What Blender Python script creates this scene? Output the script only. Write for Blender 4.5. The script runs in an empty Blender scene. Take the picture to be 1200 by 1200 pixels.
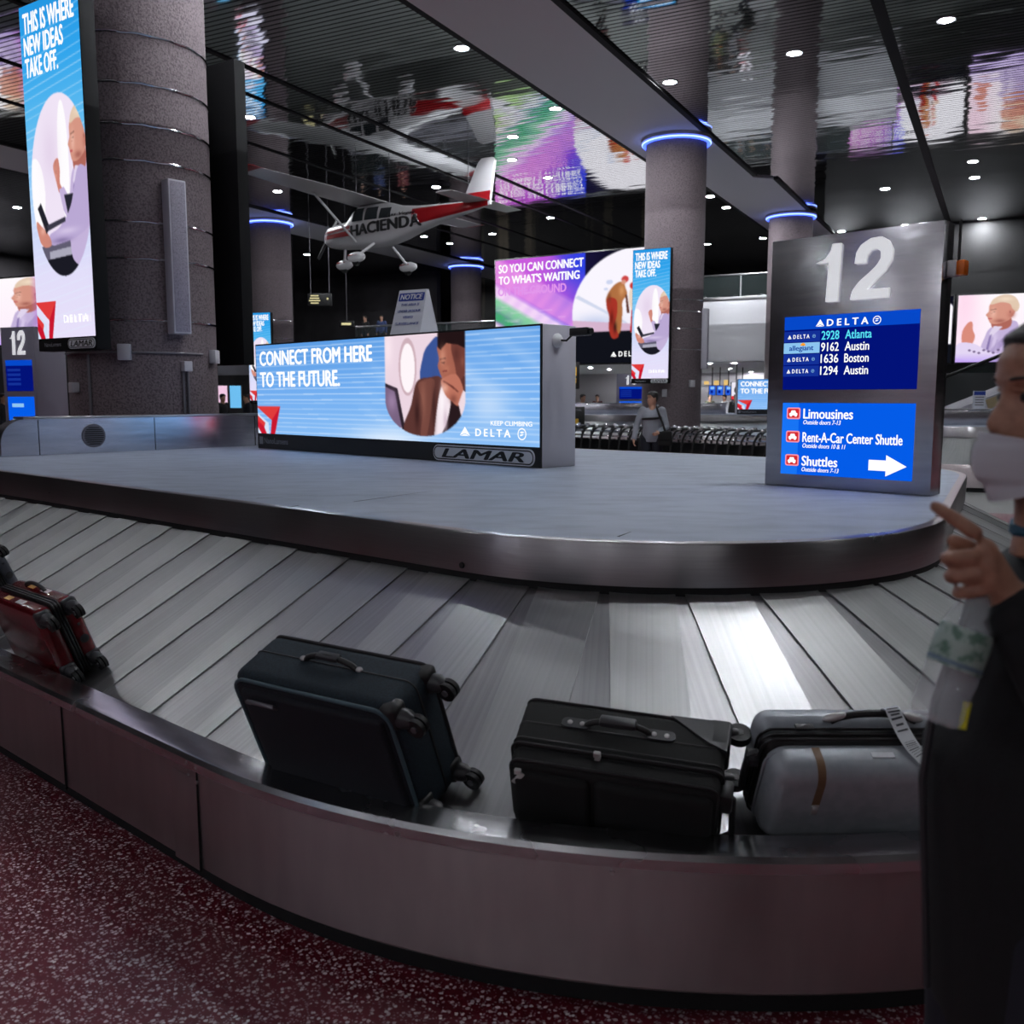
import bpy, bmesh, math, random
import numpy as np
from mathutils import Vector, Matrix
random.seed(7)
RS = np.random.RandomState(5)
S = bpy.context.scene
C = S.collection
PI = math.pi
R = math.radians

# ------------------------------------------------------------------ camera, world, exposure
PITCH = math.atan(135 / 1100)
cam = bpy.data.cameras.new('camera')
cam.sensor_fit = 'HORIZONTAL'
cam.sensor_width = 36.0
cam.lens = 1100 / 1200 * 36.0
cam.clip_start = 0.05
cam.clip_end = 300
cam.dof.use_dof = True
cam.dof.focus_distance = 5.5
cam.dof.aperture_fstop = 4.6
camera = bpy.data.objects.new('camera', cam)
camera.location = (0, 0, 1.65)
camera.rotation_euler = (PI / 2 - PITCH, 0, 0)
C.objects.link(camera)
S.camera = camera

world = bpy.data.worlds.new('world')
world.use_nodes = True
wb = world.node_tree.nodes['Background']
wb.inputs[0].default_value = (0.80, 0.82, 1.0, 1)
wb.inputs[1].default_value = 0.05
S.world = world
S.view_settings.view_transform = 'Standard'
S.view_settings.look = 'None'
S.view_settings.exposure = 0.0
S.view_settings.gamma = 1.0
S.view_settings.use_curve_mapping = False
S.cycles.use_denoising = True
S.cycles.max_bounces = 7
S.cycles.diffuse_bounces = 3
S.cycles.glossy_bounces = 4
S.cycles.sample_clamp_indirect = 4.0
S.cycles.caustics_reflective = False
S.cycles.caustics_refractive = False

LAMP = 780.0          # radiance of a ceiling downlight
SCREEN = 1.0          # radiance of a white pixel on the screens

# ------------------------------------------------------------------ helpers
def lin(c):
    c = np.asarray(c, float)
    return np.where(c <= 0.04045, c / 12.92, ((c + 0.055) / 1.055) ** 2.4)

def rgb(r, g, b):
    a = lin(np.array([r, g, b]) / 255.0)
    return (float(a[0]), float(a[1]), float(a[2]), 1.0)

def pmat(name, col, rough=0.5, metal=0.0, noise=None, bump=None, spec=0.5, coat=0.0):
    """principled; noise=(scale, other colour, lo, hi, (sx,sy,sz)); bump=(scale, strength, (sx,sy,sz))"""
    m = bpy.data.materials.new(name)
    m.use_nodes = True
    nt = m.node_tree
    b = nt.nodes['Principled BSDF']
    b.inputs['Base Color'].default_value = col
    b.inputs['Roughness'].default_value = rough
    b.inputs['Metallic'].default_value = metal
    b.inputs['Specular IOR Level'].default_value = spec
    b.inputs['Coat Weight'].default_value = coat
    def coords(sc):
        tc = nt.nodes.new('ShaderNodeTexCoord')
        mp = nt.nodes.new('ShaderNodeMapping')
        mp.inputs['Scale'].default_value = sc
        nt.links.new(tc.outputs['Object'], mp.inputs['Vector'])
        return mp.outputs['Vector']
    if noise:
        n = nt.nodes.new('ShaderNodeTexNoise')
        n.inputs['Scale'].default_value = noise[0]
        n.inputs['Detail'].default_value = 4
        nt.links.new(coords(noise[4] if len(noise) > 4 else (1, 1, 1)), n.inputs['Vector'])
        r = nt.nodes.new('ShaderNodeMapRange')
        r.inputs['From Min'].default_value = noise[2]
        r.inputs['From Max'].default_value = noise[3]
        nt.links.new(n.outputs['Fac'], r.inputs['Value'])
        mx = nt.nodes.new('ShaderNodeMix')
        mx.data_type = 'RGBA'
        mx.inputs['A'].default_value = col
        mx.inputs['B'].default_value = noise[1]
        nt.links.new(r.outputs['Result'], mx.inputs['Factor'])
        nt.links.new(mx.outputs['Result'], b.inputs['Base Color'])
    if bump:
        n2 = nt.nodes.new('ShaderNodeTexNoise')
        n2.inputs['Scale'].default_value = bump[0]
        n2.inputs['Detail'].default_value = 3
        nt.links.new(coords(bump[2] if len(bump) > 2 else (1, 1, 1)), n2.inputs['Vector'])
        bp = nt.nodes.new('ShaderNodeBump')
        bp.inputs['Strength'].default_value = bump[1]
        bp.inputs['Distance'].default_value = 0.01
        nt.links.new(n2.outputs['Fac'], bp.inputs['Height'])
        nt.links.new(bp.outputs['Normal'], b.inputs['Normal'])
    return m

def emat(name, col, strength):
    m = bpy.data.materials.new(name)
    m.use_nodes = True
    nt = m.node_tree
    nt.nodes.remove(nt.nodes['Principled BSDF'])
    e = nt.nodes.new('ShaderNodeEmission')
    e.inputs[0].default_value = col
    e.inputs[1].default_value = strength
    nt.links.new(e.outputs[0], nt.nodes['Material Output'].inputs[0])
    return m

def steel_uv(name, col, rough, su, sv, amt=0.10, rvar=0.12, aniso=0.0, fine=1.0):
    """brushed steel: streaks in the mesh's own UV space (u along, v across), metres"""
    m = bpy.data.materials.new(name)
    m.use_nodes = True
    nt = m.node_tree
    b = nt.nodes['Principled BSDF']
    b.inputs['Metallic'].default_value = 1.0
    b.inputs['Anisotropic'].default_value = aniso
    if aniso:
        tg = nt.nodes.new('ShaderNodeTangent'); tg.direction_type = 'UV_MAP'; tg.uv_map = 'UVMap'
        nt.links.new(tg.outputs[0], b.inputs['Tangent'])
        b.inputs['Anisotropic Rotation'].default_value = .25
    uv = nt.nodes.new('ShaderNodeUVMap')
    uv.uv_map = 'UVMap'
    def nz(su, sv, detail):
        mp = nt.nodes.new('ShaderNodeMapping')
        mp.inputs['Scale'].default_value = (su, sv, 1)
        nt.links.new(uv.outputs['UV'], mp.inputs['Vector'])
        n = nt.nodes.new('ShaderNodeTexNoise')
        n.inputs['Scale'].default_value = 1
        n.inputs['Detail'].default_value = detail
        nt.links.new(mp.outputs['Vector'], n.inputs['Vector'])
        return n.outputs['Fac']
    n1 = nz(su, sv, 3)
    n2 = nz(2.3, 2.9, 4)
    ad = nt.nodes.new('ShaderNodeMath'); ad.operation = 'ADD'
    nt.links.new(n1, ad.inputs[0]); nt.links.new(n2, ad.inputs[1])
    r = nt.nodes.new('ShaderNodeMapRange')
    r.inputs['From Min'].default_value = 0.6; r.inputs['From Max'].default_value = 1.4
    r.inputs['To Min'].default_value = 1 - amt; r.inputs['To Max'].default_value = 1 + amt
    nt.links.new(ad.outputs[0], r.inputs['Value'])
    hs = nt.nodes.new('ShaderNodeHueSaturation')
    hs.inputs['Color'].default_value = col
    nt.links.new(r.outputs['Result'], hs.inputs['Value'])
    nt.links.new(hs.outputs['Color'], b.inputs['Base Color'])
    r2 = nt.nodes.new('ShaderNodeMapRange')
    r2.inputs['From Min'].default_value = 0.3; r2.inputs['From Max'].default_value = 0.7
    r2.inputs['To Min'].default_value = rough - rvar / 2; r2.inputs['To Max'].default_value = rough + rvar / 2
    nt.links.new(n2, r2.inputs['Value'])
    nt.links.new(r2.outputs['Result'], b.inputs['Roughness'])
    bp = nt.nodes.new('ShaderNodeBump')
    bp.inputs['Strength'].default_value = 0.10 * fine
    bp.inputs['Distance'].default_value = 0.002
    nt.links.new(n1, bp.inputs['Height'])
    nt.links.new(bp.outputs['Normal'], b.inputs['Normal'])
    return m

def tag(o, label=None, cat=None, group=None, kind=None):
    if label: o['label'] = label
    if cat: o['category'] = cat
    if group: o['group'] = group
    if kind: o['kind'] = kind
    return o

def thing(name, label, cat, loc=(0, 0, 0), rotz=0.0, group=None, matrix=None):
    o = bpy.data.objects.new(name, None)
    o.empty_display_size = 0.1
    C.objects.link(o)
    if matrix is not None:
        o.matrix_world = matrix
    else:
        o.location = loc
        o.rotation_euler = (0, 0, rotz)
    return tag(o, label, cat, group)

def link_mesh(name, me, material, parent=None, smooth=40):
    o = bpy.data.objects.new(name, me)
    if material is not None:
        me.materials.clear()
        me.materials.append(material)
    if smooth and len(me.polygons):
        me.polygons.foreach_set('use_smooth', [True] * len(me.polygons))
        me.set_sharp_from_angle(angle=R(smooth))
    C.objects.link(o)
    if parent is not None:
        o.parent = parent
    return o

def copy_tree(o, parent=None):
    c = o.copy()
    C.objects.link(c)
    if parent is not None:
        c.parent = parent
        c.matrix_parent_inverse = o.matrix_parent_inverse.copy()
    for ch in list(o.children):
        copy_tree(ch, c)
    return c

def frame_z(d):
    """matrix whose z axis is d"""
    d = Vector(d).normalized()
    return d.to_track_quat('Z', 'Y').to_matrix().to_4x4()

class MB:
    def __init__(self):
        self.b = bmesh.new()
    def box(self, c, s, rot=None, bevel=0.0, seg=2):
        m = Matrix.Translation(c)
        if rot is not None:
            m = m @ rot
        r = bmesh.ops.create_cube(self.b, size=1.0, matrix=m @ Matrix.Diagonal((s[0], s[1], s[2], 1)))
        if bevel > 0:
            es = list({e for v in r['verts'] for e in v.link_edges})
            bmesh.ops.bevel(self.b, geom=es, offset=bevel, segments=seg, profile=0.5, affect='EDGES')
        return self
    def cyl(self, p0, p1, r0, r1=None, seg=16):
        p0, p1 = Vector(p0), Vector(p1)
        d = p1 - p0
        m = Matrix.Translation((p0 + p1) / 2) @ frame_z(d)
        bmesh.ops.create_cone(self.b, cap_ends=True, segments=seg, radius1=r0, radius2=r0 if r1 is None else r1, depth=d.length, matrix=m)
        return self
    def sphere(self, c, r, seg=16, rings=10, rot=None):
        if not hasattr(r, '__len__'): r = (r, r, r)
        m = Matrix.Translation(c)
        if rot is not None: m = m @ rot
        bmesh.ops.create_uvsphere(self.b, u_segments=seg, v_segments=rings, radius=1.0, matrix=m @ Matrix.Diagonal((r[0], r[1], r[2], 1)))
        return self
    def tube(self, pts, r, seg=8, closed=False):
        pts = [Vector(p) for p in pts]
        n = len(pts)
        rs = r if hasattr(r, '__len__') else [r] * n
        rings = []
        up = None
        for i, p in enumerate(pts):
            a = pts[i - 1] if (i > 0 or closed) else p
            c = pts[(i + 1) % n] if (i < n - 1 or closed) else p
            t = (c - a).normalized()
            if up is None:
                up = t.orthogonal().normalized()
            up = (up - t * up.dot(t))
            if up.length < 1e-6: up = t.orthogonal()
            up.normalize()
            sd = t.cross(up)
            rings.append([self.b.verts.new(p + (up * math.cos(2 * PI * k / seg) + sd * math.sin(2 * PI * k / seg)) * rs[i]) for k in range(seg)])
        m = n if closed else n - 1
        for i in range(m):
            A, B = rings[i], rings[(i + 1) % n]
            for k in range(seg):
                self.b.faces.new((A[k], A[(k + 1) % seg], B[(k + 1) % seg], B[k]))
        if not closed:
            self.b.faces.new(rings[0][::-1]); self.b.faces.new(rings[-1])
        return self
    def prism(self, poly, z0, z1, matrix=None):
        """poly in xy extruded z0..z1, then matrix"""
        M = matrix or Matrix.Identity(4)
        a = [self.b.verts.new(M @ Vector((x, y, z0))) for x, y in poly]
        c = [self.b.verts.new(M @ Vector((x, y, z1))) for x, y in poly]
        n = len(poly)
        self.b.faces.new(a[::-1]); self.b.faces.new(c)
        for i in range(n):
            self.b.faces.new((a[i], a[(i + 1) % n], c[(i + 1) % n], c[i]))
        return self
    def lathe(self, prof, seg=24, matrix=None, cap=True):
        M = matrix or Matrix.Identity(4)
        rings = []
        for r, z in prof:
            rings.append([self.b.verts.new(M @ Vector((r * math.cos(2 * PI * k / seg), r * math.sin(2 * PI * k / seg), z))) for k in range(seg)])
        for A, B in zip(rings, rings[1:]):
            for k in range(seg):
                self.b.faces.new((A[k], A[(k + 1) % seg], B[(k + 1) % seg], B[k]))
        if cap and prof[0][0] > 1e-5: self.b.faces.new(rings[0][::-1])
        if cap and prof[-1][0] > 1e-5: self.b.faces.new(rings[-1])
        return self
    def quad(self, *ps):
        self.b.faces.new([self.b.verts.new(p) for p in ps])
        return self
    def build(self, name, material, parent=None, smooth=40, normals=True):
        if normals:
            bmesh.ops.recalc_face_normals(self.b, faces=self.b.faces[:])
        me = bpy.data.meshes.new(name)
        self.b.to_mesh(me)
        self.b.free()
        return link_mesh(name, me, material, parent, smooth)

XZ = Matrix(((1, 0, 0, 0), (0, 0, -1, 0), (0, 1, 0, 0), (0, 0, 0, 1)))   # xy drawing -> upright, facing -y, extruded towards -y

_font = None
def text_mesh(body, bold=0.0, shear=0.0, space=1.0):
    cu = bpy.data.curves.new('lettering', 'FONT')
    cu.body = body
    cu.size = 1.0
    cu.shear = shear
    cu.space_character = space
    cu.resolution_u = 3
    o = bpy.data.objects.new('lettering', cu)
    C.objects.link(o)
    dg = bpy.context.evaluated_depsgraph_get()
    dg.update()
    me = bpy.data.meshes.new_from_object(o.evaluated_get(dg))
    C.objects.unlink(o)
    bpy.data.objects.remove(o)
    bpy.data.curves.remove(cu)
    return me

def lettering(body, x0, z0, x1, z1, material, parent, y=-0.004, bold=0.0, shear=0.0, name='lettering', space=1.0, up=None, origin=None):
    """text whose ink fills x0..x1 by z0..z1 of the parent's upright front; bold = stroke thickening in font units"""
    me = text_mesh(body, shear=shear, space=space)
    n = len(me.vertices)
    co = np.zeros(n * 3); me.vertices.foreach_get('co', co); co = co.reshape(-1, 3)
    base = co.copy()
    mn, mx = base[:, :2].min(0), base[:, :2].max(0)
    faces = [tuple(p.vertices) for p in me.polygons]
    bpy.data.meshes.remove(me)
    offs = [(0, 0)] if bold <= 0 else [(-bold, 0), (bold, 0), (0, bold * .45), (0, -bold * .45), (0, 0)]
    V, F = [], []
    w = mx - mn + (2 * bold if bold else 0)
    for k, (ox, oz) in enumerate(offs):
        b0 = len(V)
        for p in base:
            u = (p[0] - mn[0] + bold + ox) / max(w[0], 1e-6)
            v = (p[1] - mn[1] + oz) / max(mx[1] - mn[1], 1e-6)
            V.append((x0 + u * (x1 - x0), y - 0.0004 * k, z0 + v * (z1 - z0)))
        F += [tuple(b0 + i for i in f) for f in faces]
    m2 = bpy.data.meshes.new(name)
    m2.from_pydata(V, [], F)
    return link_mesh(name, m2, material, parent, smooth=0)

# --------------------------------------------------------------- painted screens (coloured grid meshes)
class Canvas:
    def __init__(self, nx, ny, ss=2):
        self.nx, self.ny, self.ss = nx, ny, ss
        W, H = nx * ss, ny * ss
        self.u, self.v = np.meshgrid((np.arange(W) + .5) / W, (np.arange(H) + .5) / H)
        self.a = np.zeros((H, W, 3))
    def c(self, col):
        return np.array(col, float) / 255.0
    def fill(self, mask, col, alpha=1.0):
        m = (mask * alpha)[..., None]
        col = col if isinstance(col, np.ndarray) and col.ndim == 3 else self.c(col)
        self.a = self.a * (1 - m) + col * m
    def pm(self, pts):
        m = np.zeros(self.u.shape, bool)
        P = np.array(pts, float)
        n = len(P)
        for i in range(n):
            (x0, y0), (x1, y1) = P[i], P[(i + 1) % n]
            if y0 == y1: continue
            cr = ((y0 > self.v) != (y1 > self.v))
            xi = x0 + (self.v - y0) * (x1 - x0) / (y1 - y0)
            m ^= cr & (self.u < xi)
        return m.astype(float)
    def smooth_poly(self, pts, n=8):
        P = np.array(pts, float)
        out = []
        k = len(P)
        for i in range(k):
            p0, p1, p2, p3 = P[i - 1], P[i], P[(i + 1) % k], P[(i + 2) % k]
            for t in np.arange(n) / n:
                out.append(0.5 * ((2 * p1) + (-p0 + p2) * t + (2 * p0 - 5 * p1 + 4 * p2 - p3) * t * t + (-p0 + 3 * p1 - 3 * p2 + p3) * t ** 3))
        return out
    def poly(self, pts, col, alpha=1.0, clip=None, sm=False):
        m = self.pm(self.smooth_poly(pts) if sm else pts)
        if clip is not None: m = m * clip
        self.fill(m, col, alpha)
    def em(self, cx, cy, rx, ry):
        return ((((self.u - cx) / rx) ** 2 + ((self.v - cy) / ry) ** 2) < 1).astype(float)
    def ell(self, cx, cy, rx, ry, col, alpha=1.0, clip=None):
        m = self.em(cx, cy, rx, ry)
        if clip is not None: m = m * clip
        self.fill(m, col, alpha)
    def soft(self, cx, cy, rx, ry, col, alpha=1.0, clip=None):
        m = np.exp(-(((self.u - cx) / rx) ** 2 + ((self.v - cy) / ry) ** 2) * 1.5)
        if clip is not None: m = m * clip
        self.fill(m, col, alpha)
    def vgrad(self, stops):
        v = self.v
        xs = [s[0] for s in stops]
        g = np.stack([np.interp(v, xs, [s[1][k] / 255 for s in stops]) for k in range(3)], -1)
        self.a = g
    def lines(self, n, slope, col, alpha, width, v0=0.0, v1=1.0, seed=1):
        rs = np.random.RandomState(seed)
        for i in range(n):
            y = v0 + (v1 - v0) * (i + rs.rand() * .5) / n
            m = (np.abs(self.v - y - slope * (self.u - .5)) < width / 2).astype(float)
            self.fill(m, col, alpha * (0.5 + 0.5 * rs.rand()))
    def blur(self, k=1):
        for _ in range(k):
            p = np.pad(self.a, ((1, 1), (1, 1), (0, 0)), 'edge')
            self.a = (p[:-2, 1:-1] + p[2:, 1:-1] + p[1:-1, :-2] + p[1:-1, 2:] + 2 * p[1:-1, 1:-1]) / 6
        return self
    def out(self):
        H, W, _ = self.a.shape
        s = self.ss
        a = self.a.reshape(self.ny, s, self.nx, s, 3).mean((1, 3))
        return np.clip(a, 0, 1)

SCREEN_MAT = None
def screen_material():
    global SCREEN_MAT
    if SCREEN_MAT: return SCREEN_MAT
    m = bpy.data.materials.new('led_picture')
    m.use_nodes = True
    nt = m.node_tree
    nt.nodes.remove(nt.nodes['Principled BSDF'])
    at = nt.nodes.new('ShaderNodeAttribute'); at.attribute_name = 'picture'
    e = nt.nodes.new('ShaderNodeEmission'); e.inputs[1].default_value = SCREEN
    nt.links.new(at.outputs['Color'], e.inputs[0])
    nt.links.new(e.outputs[0], nt.nodes['Material Output'].inputs[0])
    SCREEN_MAT = m
    return m

def picture_mesh(cv, w, h, x0=None, z0=0.0, y=0.0):
    """grid mesh, upright, facing -y, one vertex per pixel"""
    img = lin(cv.out())
    ny, nx, _ = img.shape
    if x0 is None: x0 = -w / 2
    xs = x0 + (np.arange(nx)) / (nx - 1) * w
    zs = z0 + h - (np.arange(ny)) / (ny - 1) * h
    X, Z = np.meshgrid(xs, zs)
    co = np.stack([X, np.full_like(X, y), Z], -1).reshape(-1, 3)
    idx = np.arange(nx * ny).reshape(ny, nx)
    F = np.stack([idx[:-1, :-1], idx[1:, :-1], idx[1:, 1:], idx[:-1, 1:]], -1).reshape(-1, 4)
    me = bpy.data.meshes.new('screen')
    me.vertices.add(len(co)); me.vertices.foreach_set('co', co.ravel())
    me.loops.add(F.size); me.loops.foreach_set('vertex_index', F.ravel())
    me.polygons.add(len(F)); me.polygons.foreach_set('loop_start', np.arange(0, F.size, 4))
    me.update(calc_edges=True)
    at = me.attributes.new('picture', 'FLOAT_COLOR', 'POINT')
    rgba = np.ones((nx * ny, 4)); rgba[:, :3] = img.reshape(-1, 3)
    at.data.foreach_set('color', rgba.ravel())
    me.materials.append(screen_material())
    return me

# --------------------------------------------------------------- plan geometry
# the carousel's own axes: u runs along the near straight side to the left, v runs away from the camera
def uv(u, v):
    return (-.755 * u + .656 * v, .656 * u + .755 * v)

def roundpath(P, radii, step=0.05):
    """open polyline with rounded corners, resampled"""
    P = [Vector(p) for p in P]
    out = [P[0]]
    for i in range(1, len(P) - 1):
        a, b, c = P[i - 1], P[i], P[i + 1]
        d0 = (a - b).normalized(); d1 = (c - b).normalized()
        ang = d0.angle(d1)
        tl = radii[i - 1] / math.tan(ang / 2)
        s, e = b + d0 * tl, b + d1 * tl
        ctr = b + (d0 + d1).normalized() * (radii[i - 1] / math.sin(ang / 2))
        a0 = math.atan2(s.y - ctr.y, s.x - ctr.x); a1 = math.atan2(e.y - ctr.y, e.x - ctr.x)
        da = (a1 - a0 + PI) % (2 * PI) - PI
        for k in range(33):
            t = a0 + da * k / 32
            out.append(ctr + Vector((math.cos(t), math.sin(t))) * radii[i - 1])
    out.append(P[-1])
    # resample
    L = [0.0]
    for a, b in zip(out, out[1:]): L.append(L[-1] + (b - a).length)
    n = int(L[-1] / step)
    res = []
    xs = np.interp(np.linspace(0, L[-1], n), L, [p.x for p in out])
    ys = np.interp(np.linspace(0, L[-1], n), L, [p.y for p in out])
    pts = np.stack([xs, ys], 1)
    t = np.gradient(pts, axis=0); t /= np.linalg.norm(t, axis=1)[:, None]
    nrm = np.stack([t[:, 1], -t[:, 0]], 1)
    return pts, nrm

def sweep(pts, nrm, prof, i0, i1, name, material, parent, smooth=35):
    """prof: list of (offset, z) swept along samples i0..i1; UVs in metres"""
    bm = bmesh.new()
    ul = bm.loops.layers.uv.new('UVMap')
    pl = [0.0]
    for a, b in zip(prof, prof[1:]): pl.append(pl[-1] + math.hypot(b[0] - a[0], b[1] - a[1]))
    rows = []; s = 0.0; ss = []
    for i in range(i0, i1 + 1):
        if i > i0: s += float(np.linalg.norm(pts[i] + nrm[i] * prof[0][0] - pts[i - 1] - nrm[i - 1] * prof[0][0]))
        ss.append(s)
        rows.append([bm.verts.new((pts[i][0] + nrm[i][0] * o, pts[i][1] + nrm[i][1] * o, z)) for o, z in prof])
    for i in range(len(rows) - 1):
        for k in range(len(prof) - 1):
            f = bm.faces.new((rows[i][k], rows[i + 1][k], rows[i + 1][k + 1], rows[i][k + 1]))
            for l, (a, b) in zip(f.loops, ((i, k), (i + 1, k), (i + 1, k + 1), (i, k + 1))):
                l[ul].uv = (ss[a] + i0 * .05, pl[b])
    me = bpy.data.meshes.new(name)
    bm.to_mesh(me); bm.free()
    return link_mesh(name, me, material, parent, smooth)
# ------------------------------------------------------------------ materials
M = {}
M['steel_skirt'] = steel_uv('brushed_steel_skirt', (.36, .35, .36, 1), 0.30, 3.0, 160, 0.10, 0.06, aniso=.7)
M['steel_panel'] = steel_uv('brushed_steel_panel', (.42, .37, .38, 1), 0.42, 14, 3.0, 0.10, 0.06, aniso=.7)
M['steel_ledge'] = steel_uv('worn_steel_ledge', (.50, .50, .52, 1), 0.24, 4, 26, 0.22, 0.16)
M['slat'] = steel_uv('brushed_steel_slat', (.47, .48, .48, 1), 0.42, 60, 1.2, 0.16, 0.14, aniso=0.0)
M['slat_low'] = steel_uv('brushed_steel_lower_slat', (.40, .40, .41, 1), 0.42, 60, 1.2, 0.22, 0.14)  # same steel, darker: the dimmer reflection of the lower plates is coloured in
M['steel'] = pmat('plain_steel', (.50, .49, .50, 1), 0.28, 1.0, noise=(3, (.38, .38, .40, 1), .35, .7, (1, 1, 12)))
M['steel_sign'] = pmat('sign_steel', (.66, .64, .68, 1), 0.24, 1.0, noise=(2, (.54, .53, .57, 1), .35, .7, (1, 1, 9)), bump=(1.6, .25, (1, 1, 4)))
M['deck'] = pmat('grey_deck', rgb(178, 187, 204), 0.6, noise=(3.5, rgb(162, 171, 188), .40, .68, (1, 2.2, 1)), bump=(220, .12))
M['black'] = pmat('black_plastic', (.012, .012, .013, 1), 0.42)
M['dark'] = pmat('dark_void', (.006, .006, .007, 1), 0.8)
M['grey_paint'] = pmat('grey_paint', rgb(192, 190, 202), 0.5)
M['white_paint'] = pmat('white_paint', rgb(205, 205, 210), 0.5)
M['wall_streaked'] = pmat('streaked_dark_wall', rgb(40, 37, 38), .6, noise=(1.1, rgb(150, 136, 118), .56, .74, (1, 1, .05)))
M['wall_black'] = pmat('black_wall', rgb(22, 21, 23), .7)
M['soffit'] = pmat('soffit_white', rgb(236, 234, 240), 0.6)
M['white'] = pmat('white_plastic', rgb(225, 225, 228), 0.4)
M['wall_dark'] = pmat('dark_wall', rgb(66, 62, 66), 0.7, noise=(.4, rgb(44, 41, 44), .4, .6))
M['wall_light'] = pmat('pale_wall', rgb(190, 184, 190), 0.7)
M['fascia'] = pmat('parapet_panel', rgb(236, 235, 240), 0.55)
M['pillar'] = pmat('exposed_aggregate', rgb(116, 104, 109), 0.85, noise=(48, rgb(82, 72, 76), .45, .65), bump=(60, .5))
M['conduit'] = pmat('conduit_metal', rgb(120, 118, 124), 0.4, 0.6)
M['ring'] = emat('blue_ring_glow', (.06, .12, 1.0, 1), 3.2)
M['ringcore'] = emat('blue_ring_core', (.25, .36, 1.0, 1), 4.0)
M['lamp'] = emat('downlight_glow', (.92, .96, 1.0, 1), LAMP)
M['w_text'] = emat('lit_white_letters', (1, 1, 1, 1), SCREEN * 1.05)
M['glass'] = None

def glass_mat(name, col, rough=0.02, alpha=0.25):
    m = bpy.data.materials.new(name); m.use_nodes = True
    nt = m.node_tree; b = nt.nodes['Principled BSDF']
    b.inputs['Base Color'].default_value = col
    b.inputs['Roughness'].default_value = rough
    b.inputs['Alpha'].default_value = alpha
    return m
M['glass'] = glass_mat('balustrade_glass', (.10, .13, .13, 1), 0.04, .16)

def ceiling_material():
    m = bpy.data.materials.new('mirrored_ceiling_strips'); m.use_nodes = True
    nt = m.node_tree; N = nt.nodes; L = nt.links
    b = N['Principled BSDF']
    tc = N.new('ShaderNodeTexCoord'); sp = N.new('ShaderNodeSeparateXYZ')
    L.new(tc.outputs['Object'], sp.inputs[0])
    def math_(op, a, bb=None, v=None):
        n = N.new('ShaderNodeMath'); n.operation = op
        for i, x in enumerate((a, bb)):
            if x is None: continue
            if isinstance(x, (int, float)): n.inputs[i].default_value = x
            else: L.new(x, n.inputs[i])
        return n.outputs[0]
    PER = 0.16
    c = math_('DIVIDE', sp.outputs['Y'], PER)
    rib = math_('FLOOR', c); fr = math_('FRACT', c)
    e = sp.outputs['X']
    def noise(xe, yscale, seed):
        cb = N.new('ShaderNodeCombineXYZ')
        L.new(math_('MULTIPLY', e, xe), cb.inputs[0]); L.new(math_('MULTIPLY', rib, yscale), cb.inputs[1]); cb.inputs[2].default_value = seed
        n = N.new('ShaderNodeTexNoise'); n.inputs['Scale'].default_value = 1; n.inputs['Detail'].default_value = 2
        L.new(cb.outputs[0], n.inputs['Vector'])
        return math_('SUBTRACT', n.outputs['Fac'], 0.5)
    nx = math_('MULTIPLY', noise(.9, 3.7, 1.3), 0.050)
    ny = math_('ADD', math_('MULTIPLY', noise(.8, 2.9, 7.7), 0.075), math_('MULTIPLY', math_('SUBTRACT', fr, .5), 0.010))
    cb = N.new('ShaderNodeCombineXYZ'); L.new(nx, cb.inputs[0]); L.new(ny, cb.inputs[1]); cb.inputs[2].default_value = -1
    vt = N.new('ShaderNodeVectorTransform'); vt.vector_type = 'NORMAL'; vt.convert_from = 'OBJECT'; vt.convert_to = 'WORLD'
    L.new(cb.outputs[0], vt.inputs[0])
    nm = N.new('ShaderNodeVectorMath'); nm.operation = 'NORMALIZE'; L.new(vt.outputs[0], nm.inputs[0])
    L.new(nm.outputs[0], b.inputs['Normal'])
    gap = math_('LESS_THAN', fr, 0.30)
    mx = N.new('ShaderNodeMix'); mx.data_type = 'RGBA'
    mx.inputs['A'].default_value = (.70, .73, .73, 1); mx.inputs['B'].default_value = (.03, .03, .03, 1)
    L.new(gap, mx.inputs['Factor']); L.new(mx.outputs['Result'], b.inputs['Base Color'])
    b.inputs['Metallic'].default_value = 1.0
    b.inputs['Roughness'].default_value = 0.055
    return m
M['ceiling'] = ceiling_material()

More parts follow.
